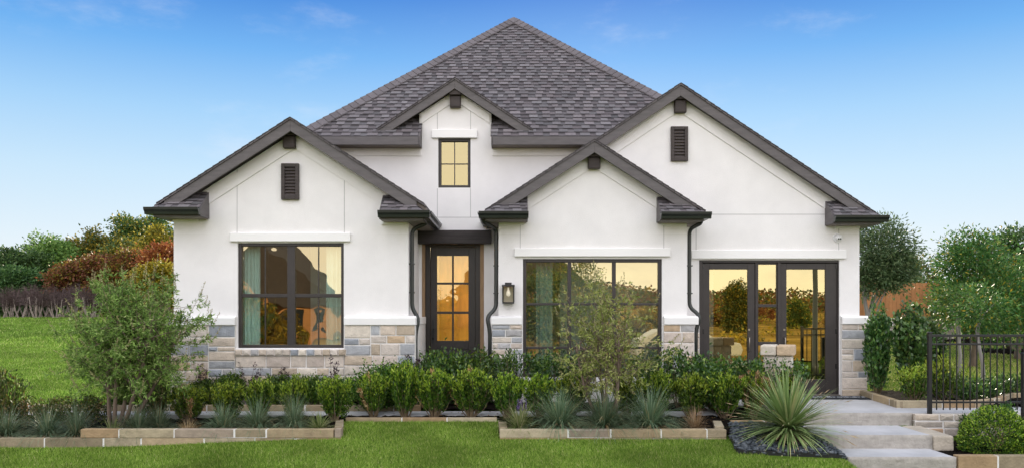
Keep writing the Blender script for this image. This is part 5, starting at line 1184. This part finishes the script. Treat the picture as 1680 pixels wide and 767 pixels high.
def bt(label, px, top, base_d, wpx, mat, seed, mats=None, hfrac=.60, bottom=514):
    d = base_d; x = X(px, d); z0 = gz(x, d - 15); zt = Z(top, d); h = zt - z0; w = wpx * d / F / 2; rs = random.Random(seed); zb_ = Z(bottom, d) - z0
    ell = [(0, 0, (h + zb_) / 2, w * .8, w * .7, (h - zb_) / 2 * .95, 3)]
    for k in range(6): a = k * 1.05 + rs.random(); ell.append((w * .55 * math.cos(a), w * .5 * math.sin(a), zb_ + (h - zb_) * rs.uniform(.2, .8), w * .5, w * .5, (h - zb_) * rs.uniform(.2, .28), 1.4))
    ell.append((0, 0, h - (h - zb_) * .22, w * .5, w * .5, (h - zb_) * .22, 1.5))
    return tree(label, x, d, z0, (h * .6, .16), ell, mat, 210, 130, .30 * d / 55, .20 * d / 55, .135 * d / 55, seed, group=BG, mats=mats, out=.35)
bt('dark green broad tree at the left edge of the photo', 22, 410, 52, 120, 't_dark', 1)
bt('dark green tree between the edge tree and the bright green one', 62, 405, 58, 80, 't_dark', 2)
bt('bright green bushy tree left of the olive ones', 92, 392, 54, 96, 't_green', 3)
bt('olive yellow tree with a rounded top above the rust coloured bush', 156, 382, 56, 100, 't_olive', 4, ('t_dark', .35))
bt('tallest dark tree, its top just under the left eave', 246, 352, 60, 110, 't_dark', 5, ('t_olive', .3))
bt('yellow green tree directly left of the house corner', 262, 378, 50, 96, 't_olive', 6)
bt('olive tree between the rounded one and the tall dark one', 205, 390, 54, 84, 't_olive', 7, ('t_dark', .4))
bt('rust brown bush tree below the olive trees', 150, 424, 46, 120, 't_rust', 8, ('t_olive', .25), bottom=492)
bt('rust coloured tree beside the red one', 214, 416, 45, 100, 't_rust', 9, ('t_olive', .45), bottom=492)
bt('bright red tree at the house corner', 272, 406, 44, 60, 't_red', 10, bottom=450)
bt('golden leaved tree low at the house corner behind the feathery tree', 262, 440, 40, 70, 't_gold', 11, ('t_olive', .3), bottom=490)
bt('dark green tree low at the left edge under the broad one', 30, 440, 47, 110, 't_dark', 12, bottom=516)
# bare purple-brown small trees in a row
M['bare'] = simple('bare_twigs', (.085, .055, .05), .9, .3, 12); M['bare_trunk'] = simple('bare_trunks', (.30, .245, .21), .85, .3, 12)
def bare(seed):
    rs = np.random.RandomState(seed); o = empty('bare_tree'); b = MB(); t = MB()
    for s in range(4):
        a = 2 * math.pi * s / 4 + rs.rand(); top = np.array([.32 * math.cos(a), .32 * math.sin(a), rs.uniform(.85, 1.1)]); m = top * .5 + np.array([.1 * math.cos(a), .1 * math.sin(a), -.05]); b.tube([(.05 * math.cos(a), .05 * math.sin(a), -.1), m, top], [.045, .034, .022], 5)
        for k in range(18):
            u = rs.uniform(.55, 1); p = 2 * m * u * (1 - u) + top * u * u; dd = unit((np.array([math.cos(a) * .5, math.sin(a) * .5, 1.0]) + rs.randn(3) * .55)[None])[0]; L = rs.uniform(.35, .8); e = p + dd * L; t.tube([p, e], [.011, .004], 3, False)
            for j in range(4): v = rs.uniform(.3, .95); p2 = p + dd * L * v; e2 = p2 + unit((dd + rs.randn(3) * .6)[None])[0] * rs.uniform(.15, .4); t.tube([p2, e2], [.008, .003], 3, False)
    b.build('trunk', M['bare_trunk'], o); t.build('twigs', M['bare'], o); return o
bp_ = [bare(1), bare(2), bare(3)]; rr = random.Random(3)
for k in range(17):
    px = 4 + k * 9.5 + rr.uniform(-2, 2); d = 41.5 + (k % 3) * 1.6 + rr.uniform(-.4, .4); x = X(px, d)
    put(bp_[k % 3], x, d, gz(x, d - 15) - .03, rr.uniform(.92, 1.12), rr.uniform(0, 6.28), 'bare purple-brown small tree in the row beyond the left lawn', 'tree', 'row of bare small trees beyond the left lawn')
# right side
x = X(1424, 18); tree('slender grey green tree rising behind the right corner of the house', x, 18, gz(x, 3) - .05, (2.2, .075), [(.25, 0, 2.95, .72, .7, .78, 3), (.1, 0, 2.35, .6, .55, .35, 1), (.6, 0, 2.55, .45, .45, .45, 1)], 't_grey', 330, 40, .12, .095, .034, 21, 'bark_pale', 9, out=.2)
x = X(1595, 21); tree('large spreading green tree with scattered yellow leaves behind the iron fence', x, 21, gz(x, 6) - .05, (1.5, .10), [(.25, 0, 2.1, 1.15, 1.1, 1.45, 3), (-.3, -.2, 1.7, .75, .8, .6, 1.0), (.9, 0, 1.75, 1.0, .9, 1.0, 1.6), (-.15, 0, 2.95, .7, .7, .65, 1.1), (.2, -.5, 1.65, 1.15, .8, .5, 1.3)], 't_fresh', 560, 42, .16, .10, .042, 22, 'bark', 10, mats=('t_gold', .035), out=.2)
x = X(1668, 23); tree('green tree with many golden leaves at the right edge of the photo', x, 23, gz(x, 8) - .05, (1.4, .09), [(.2, 0, 2.0, 1.3, 1.2, .95, 3), (.5, 0, 2.2, 1.0, 1.0, .8, 1)], 't_fresh', 330, 42, .17, .10, .042, 23, 'bark', 8, mats=('t_gold', .22), out=.2)
x = X(1668, 40); tree('dark green tree top above the golden leaved tree', x, 40, gz(x, 25), (3.4, .14), [(0, 0, 3.6, 1.7, 1.5, 1.4, 3), (.5, 0, 2.6, 1.6, 1.5, 1.2, 1)], 't_dark', 150, 44, .26, .22, .11, 24, 'bark', 6)
x = X(1502, 36); tree('dark olive bush tree above the wooden fence', x, 36, gz(x, 21), (2.0, .1), [(0, 0, 2.4, .95, .9, 1.0, 2), (-.5, 0, 2.0, .8, .8, .7, 1), (.5, 0, 1.7, .9, .8, .8, 1)], 't_dark', 110, 44, .2, .17, .09, 25, 'bark', 6, mats=('t_olive', .3))
x = X(1540, 27); tree('thin leaved brownish small tree in front of the garden wall', x, 27, gz(x, 12), (1.2, .06), [(.2, 0, 1.4, .8, .7, .7, 2)], 't_rust', 50, 22, .16, .09, .03, 26, 'bark', 12, mats=('t_grey', .75), out=.1)
# stakes / pale young trunks behind the fence
for px, d, h, lab in ((1570, 17.6, 1.35, 'pale grey slim trunk seen through the fence, left one'), (1611, 15.9, 1.3, 'pale grey slim trunk seen through the fence, right one beside the low shrubs')):
    x = X(px, d); tree(lab, x, d, gz(x, d - 15) - .05, (h, .05), [(0, 0, h + .45, .5, .5, .45, 1)], 't_fresh', 60, 34, .1, .08, .034, int(px), 'bark_pale', 5, group='young trees behind the fence', out=.2, mats=('t_gold', .04))
# spreading multi trunk trees standing in dark mulch rings
for k, (px, d, lab) in enumerate(((1592, 30, 'low branching garden tree in a mulch ring, farthest from the right edge'), (1628, 29, 'low branching garden tree in a mulch ring, middle one'), (1664, 25.5, 'low branching garden tree in a mulch ring, nearest one'))):
    x = X(px, d); z = gz(x, d - 15); o = tag(empty('garden_tree', (x, d - 15, z)), lab, 'tree', 'low branching trees in mulch rings'); rs = np.random.RandomState(k + 3); b = MB()
    for s in range(4):
        a = s * 1.57 + rs.rand(); e = np.array([1.0 * math.cos(a), .8 * math.sin(a), 1.25]); b.tube([(0, 0, -.1), np.array([.25 * math.cos(a), .2 * math.sin(a), .35]), e * .6, e], [.11, .09, .06, .03], 6)
    b.build('trunk', M['bark'], o, smooth=True); V, Fa = crown(40 + k, [(0, 0, 1.7, 1.5, 1.3, .75, 1)], 130, 40, .2, .12, .06, .2); np_mesh('crown', V, Fa, M['t_fresh'], o)
    m = MB(); m.tube([(x, d - 15, z - .1), (x, d - 15, z + .05), (x, d - 15, z + .07)], [1.5, 1.3, .6], 20); m.build('mulch_ring', M['mulch'], smooth=True)['kind'] = 'structure'
# garden wall with the wooden fence on top
zwb, zwt = Z(556, 30), Z(521, 30)
stone_wall('garden_wall', X(1400, 30), X(1566, 30), 15, .3, zwb - .4, zwt, 12, hs=(.2, .26, .16), label='pale stone garden wall below the cedar board fence')
M['cedar'] = tinted('cedar_boards', .85, .2, 3, .3, 20)
wf = empty('board_fence', (X(1400, 30), 15.15, zwt)); b = MB(); rg = random.Random(3); k = 0.; Lf = X(1566, 30) - X(1400, 30)
while k < Lf:
    c = rg.uniform(.8, 1.15); b.cc = (.36 * c, .165 * c, .065 * c); b.box(k, k + .135, -.012 + rg.uniform(-.003, .003), .012, .03, 1.33 + rg.uniform(-.01, .01)); k += .142
b.build('boards', M['cedar'], wf); b = MB(); b.cc = (.3, .14, .06)
for z in (.25, 1.05): b.box(0, Lf, .016, .055, z, z + .09)
b.build('rails', M['cedar'], wf); tag(wf, 'reddish cedar board fence on the garden wall behind the right trees', 'fence')

# ------------------------------------------------------------------ the street side (behind the camera, mirrored in the glass)
b = MB(); b.box(1.5, 10.2, -20.4, -16.4, -.9, -.575); struct(b.build('driveway', M['concrete'], bevel=.02))
def mead(x, y): return np.interp(-y, [19.7, 24, 60, 110, 170, 400, 1400], [-.55, -.5, .0, 1.2, 2.2, 8, 20]) + .5 * np.sin(x * .05 + 1) * np.interp(-y, [24, 90], [0, 1])
struct(sheet('meadow', np.concatenate([[-1500, -600, -300], np.arange(-160, 161, 6), [300, 600, 1500]]), -np.concatenate([[19.7, 22, 25, 30, 36, 45, 60, 75, 90, 110, 130, 150, 170, 220, 300, 400, 800, 1400]])[::-1], mead, M['meadow']))
M['brick_far'] = simple('tan_brick', (.42, .21, .085), .9, .2, 3); M['roof_far'] = simple('far_roof', (.06, .05, .05), .9, .2, 2); M['win_far'] = simple('far_window', (.02, .025, .03), .2, .1)
def far_house(label, x, y, w, dp, h, mat):
    o = empty('far_house', (x, y, float(mead(np.array(x), np.array(y))) - .3)); b = MB(); b.box(-w / 2, w / 2, -dp / 2, dp / 2, 0, h); b.build('wall', mat, o)
    b = MB(); b.prism_y([(-w / 2 - .4, h), (w / 2 + .4, h), (0, h + w * .46)], -dp / 2 - .4, dp / 2 + .4); b.build('roof', M['roof_far'], o)
    b = MB(); b.prism_y([(-w * .26, h), (w * .02, h), (-w * .12, h + w * .16)], dp / 2 + .4, dp / 2 + .6); b.build('gable', mat, o)
    for xx in (-.32, -.1, .3):
        b = MB(); b.box(xx * w, xx * w + 1.2, dp / 2 + .005, dp / 2 + .05, .9, 2.3); b.build('window', M['win_far'], o)
    b = MB(); b.box(.1 * w, .1 * w + 1.1, dp / 2 + .005, dp / 2 + .06, .1, 2.2); b.build('door', M['win_far'], o)
    return tag(o, label, 'house')
far_house('tan brick house mirrored in the wide double window', -15.6, -42, 9.5, 10, 2.5, M['brick_far'])
far_house('brown brick house mirrored at the left of the large grid window', 1.0, -60, 12, 10, 3.4, simple('brown_brick', (.30, .15, .08), .9, .2, 3))
def st(label, x, y, h, w, mat, seed, mats=None):
    z = float(mead(np.array(x), np.array(y))); tree(label, x, y + 15, z, (h * .5, .18), [(0, 0, h * .55, w * .42, w * .45, h * .45, 3), (w * .3, 0, h * .3, w * .35, w * .3, h * .3, 1.3), (-w * .3, .2, h * .35, w * .3, w * .3, h * .33, 1.3)], mat, 170, 80, h * .06, .16, .11, seed, group='trees across the street mirrored in the glass', mats=mats)
st('bushy tree mirrored in the left glass door', 17.9, -48, 4.0, 1.9, 't_olive', 51, ('t_dark', .5)); st('tree mirrored at the left edge of the right glass door', 26.2, -58, 2.6, 1.9, 't_dark', 52, ('t_olive', .4))
st('dark tree mirrored left of the middle of the large grid window', 4.2, -40, 5.8, 5, 't_olive', 53, ('t_dark', .6)); st('golden bush mirrored in the lower large grid window', 8.5, -34, 2.0, 4.5, 't_gold', 54, ('t_olive', .4)); st('rust bush mirrored in the sidelight', 24, -70, 2.2, 7, 't_rust', 55)
st('olive tree mirrored in the wide double window', -21, -36, 4.5, 5, 't_dark', 56, ('t_olive', .4)); st('golden bush mirrored in the right glass door', 34, -62, 1.9, 7, 't_gold', 57, ('t_rust', .5)); st('dark tree mirrored near the brick house', -9.0, -46, 6.5, 5, 't_dark', 58); st('low rust bush mirrored in the left glass door', 19, -62, 1.8, 6, 't_rust', 59, ('t_olive', .4))
st('dark tree mirrored in the left panes of the large grid window', 1.3, -30, 4.3, 4.2, 't_dark', 60, ('t_olive', .25)); st('golden bush mirrored low in the wide double window', -14.6, -33, 2.1, 3.6, 't_gold', 61, ('t_olive', .4))
rs = np.random.RandomState(16); Ps = []
for k in range(150):
    x_, y_ = rs.uniform(-45, 75), -rs.uniform(27, 120); n_ = 110; r_ = rs.uniform(.5, 1.4) * (1 + (-y_ - 27) / 90); Ps.append(np.stack([x_ + rs.randn(n_) * r_, y_ + rs.randn(n_) * r_, float(mead(np.array(x_), np.array(y_))) + np.abs(rs.randn(n_)) * r_ * .38], -1))
P = np.concatenate(Ps); V, Fa = leaves(P, rs.randn(len(P), 3) + [0, 0, .5], .26, .17, rs)
stuff(np_mesh('scrub', V, Fa, None, mats=[M['t_olive'], M['t_gold'], M['t_rust']], mi=np.repeat(rs.randint(0, 3, 150), 110)), 'low scrub dotted over the dry meadow mirrored in the glass', 'scrub')
# far wooded hills
rs = np.random.RandomState(6); n = 110000; xx = rs.uniform(-260, 260, n); yy_ = -rs.uniform(150, 240, n); zz = mead(xx, yy_) + rs.rand(n) * (3.0 + 2.0 * np.sin(xx * .045) + 1.5 * np.sin(xx * .12)); V, Fa = leaves(np.stack([xx, yy_, zz], -1), rs.randn(n, 3), .8, .55, rs)
stuff(np_mesh('far_wood', V, Fa, None, mats=[M['t_olive'], M['t_dark'], M['t_rust']], mi=rs.randint(0, 3, n)), 'far wooded hills across the street mirrored in the glass', 'wood')
rs = np.random.RandomState(26); n = 60000; ang = rs.uniform(-1.25, 1.25, n); rr_ = rs.uniform(95, 130, n); xx = rr_ * np.sin(ang) * 1.6; yy_ = rr_ * np.cos(ang) * .9 + 20; zz = ground(xx, yy_) + rs.rand(n) ** .8 * (2.6 + 1.0 * np.sin(xx * .11) + .7 * np.sin(xx * .31)); V, Fa = leaves(np.stack([xx, yy_, zz], -1), rs.randn(n, 3), .9, .6, rs)
stuff(np_mesh('far_wood', V, Fa, None, mats=[M['t_olive'], M['t_dark']], mi=(rs.rand(n) < .6).astype(int)), 'low far wood along the horizon behind the house and gardens', 'wood')
# lamp pole
lp_ = tag(empty('street_lamp', (X(1340, 28), -13, -.6)), 'dark street lamp pole mirrored in the right glass door', 'street lamp'); M['pole'] = simple('pole_paint', (.05, .06, .062), .5, .15, 3)
b = MB(); b.tube([(0, 0, 0), (0, 0, .35), (0, 0, .36), (0, 0, 6)], [.14, .13, .095, .075], 14); b.build('pole', M['pole'], lp_, smooth=True); b = MB(); b.tube([(0, 0, 5.9), (0, .5, 6.2), (0, 1.1, 6.25)], .045, 8); b.box(-.14, .14, 1.0, 1.6, 6.2, 6.32); b.build('lamp_head', M['pole'], lp_)
# parked pale car across the road
car = tag(empty('parked_car', (7.2, -18.3, -.575), R(0)), 'pale car parked across the street, mirrored in the left glass door', 'car'); M['carpaint'] = simple('car_paint', (.45, .44, .41), .25, .02, coat=1); M['tyre'] = simple('tyre_rubber', (.02, .02, .02), .9, .1)
b = MB(); prof = [(-2.25, .35), (2.2, .35), (2.28, .6), (2.2, .88), (1.25, 1.0), (.55, 1.45), (-1.35, 1.50), (-2.15, 1.05), (-2.3, .7)]
b.prism_y(prof, -.88, .88); b.build('body', M['carpaint'], car, bevel=.09)
b = MB()
for s in (-.882, .882): b.prism_y([(-1.75, 1.02), (1.05, 1.02), (.48, 1.38), (-1.3, 1.42)], s - .004, s + .004)
b.build('window', M['win_far'], car)
for x in (-1.4, 1.4):
    for s in (-.8, .8): b = MB(); b.tube([(x, s - .11, .34), (x, s + .11, .34)], .34, 20); b.build('wheel', M['tyre'], car)
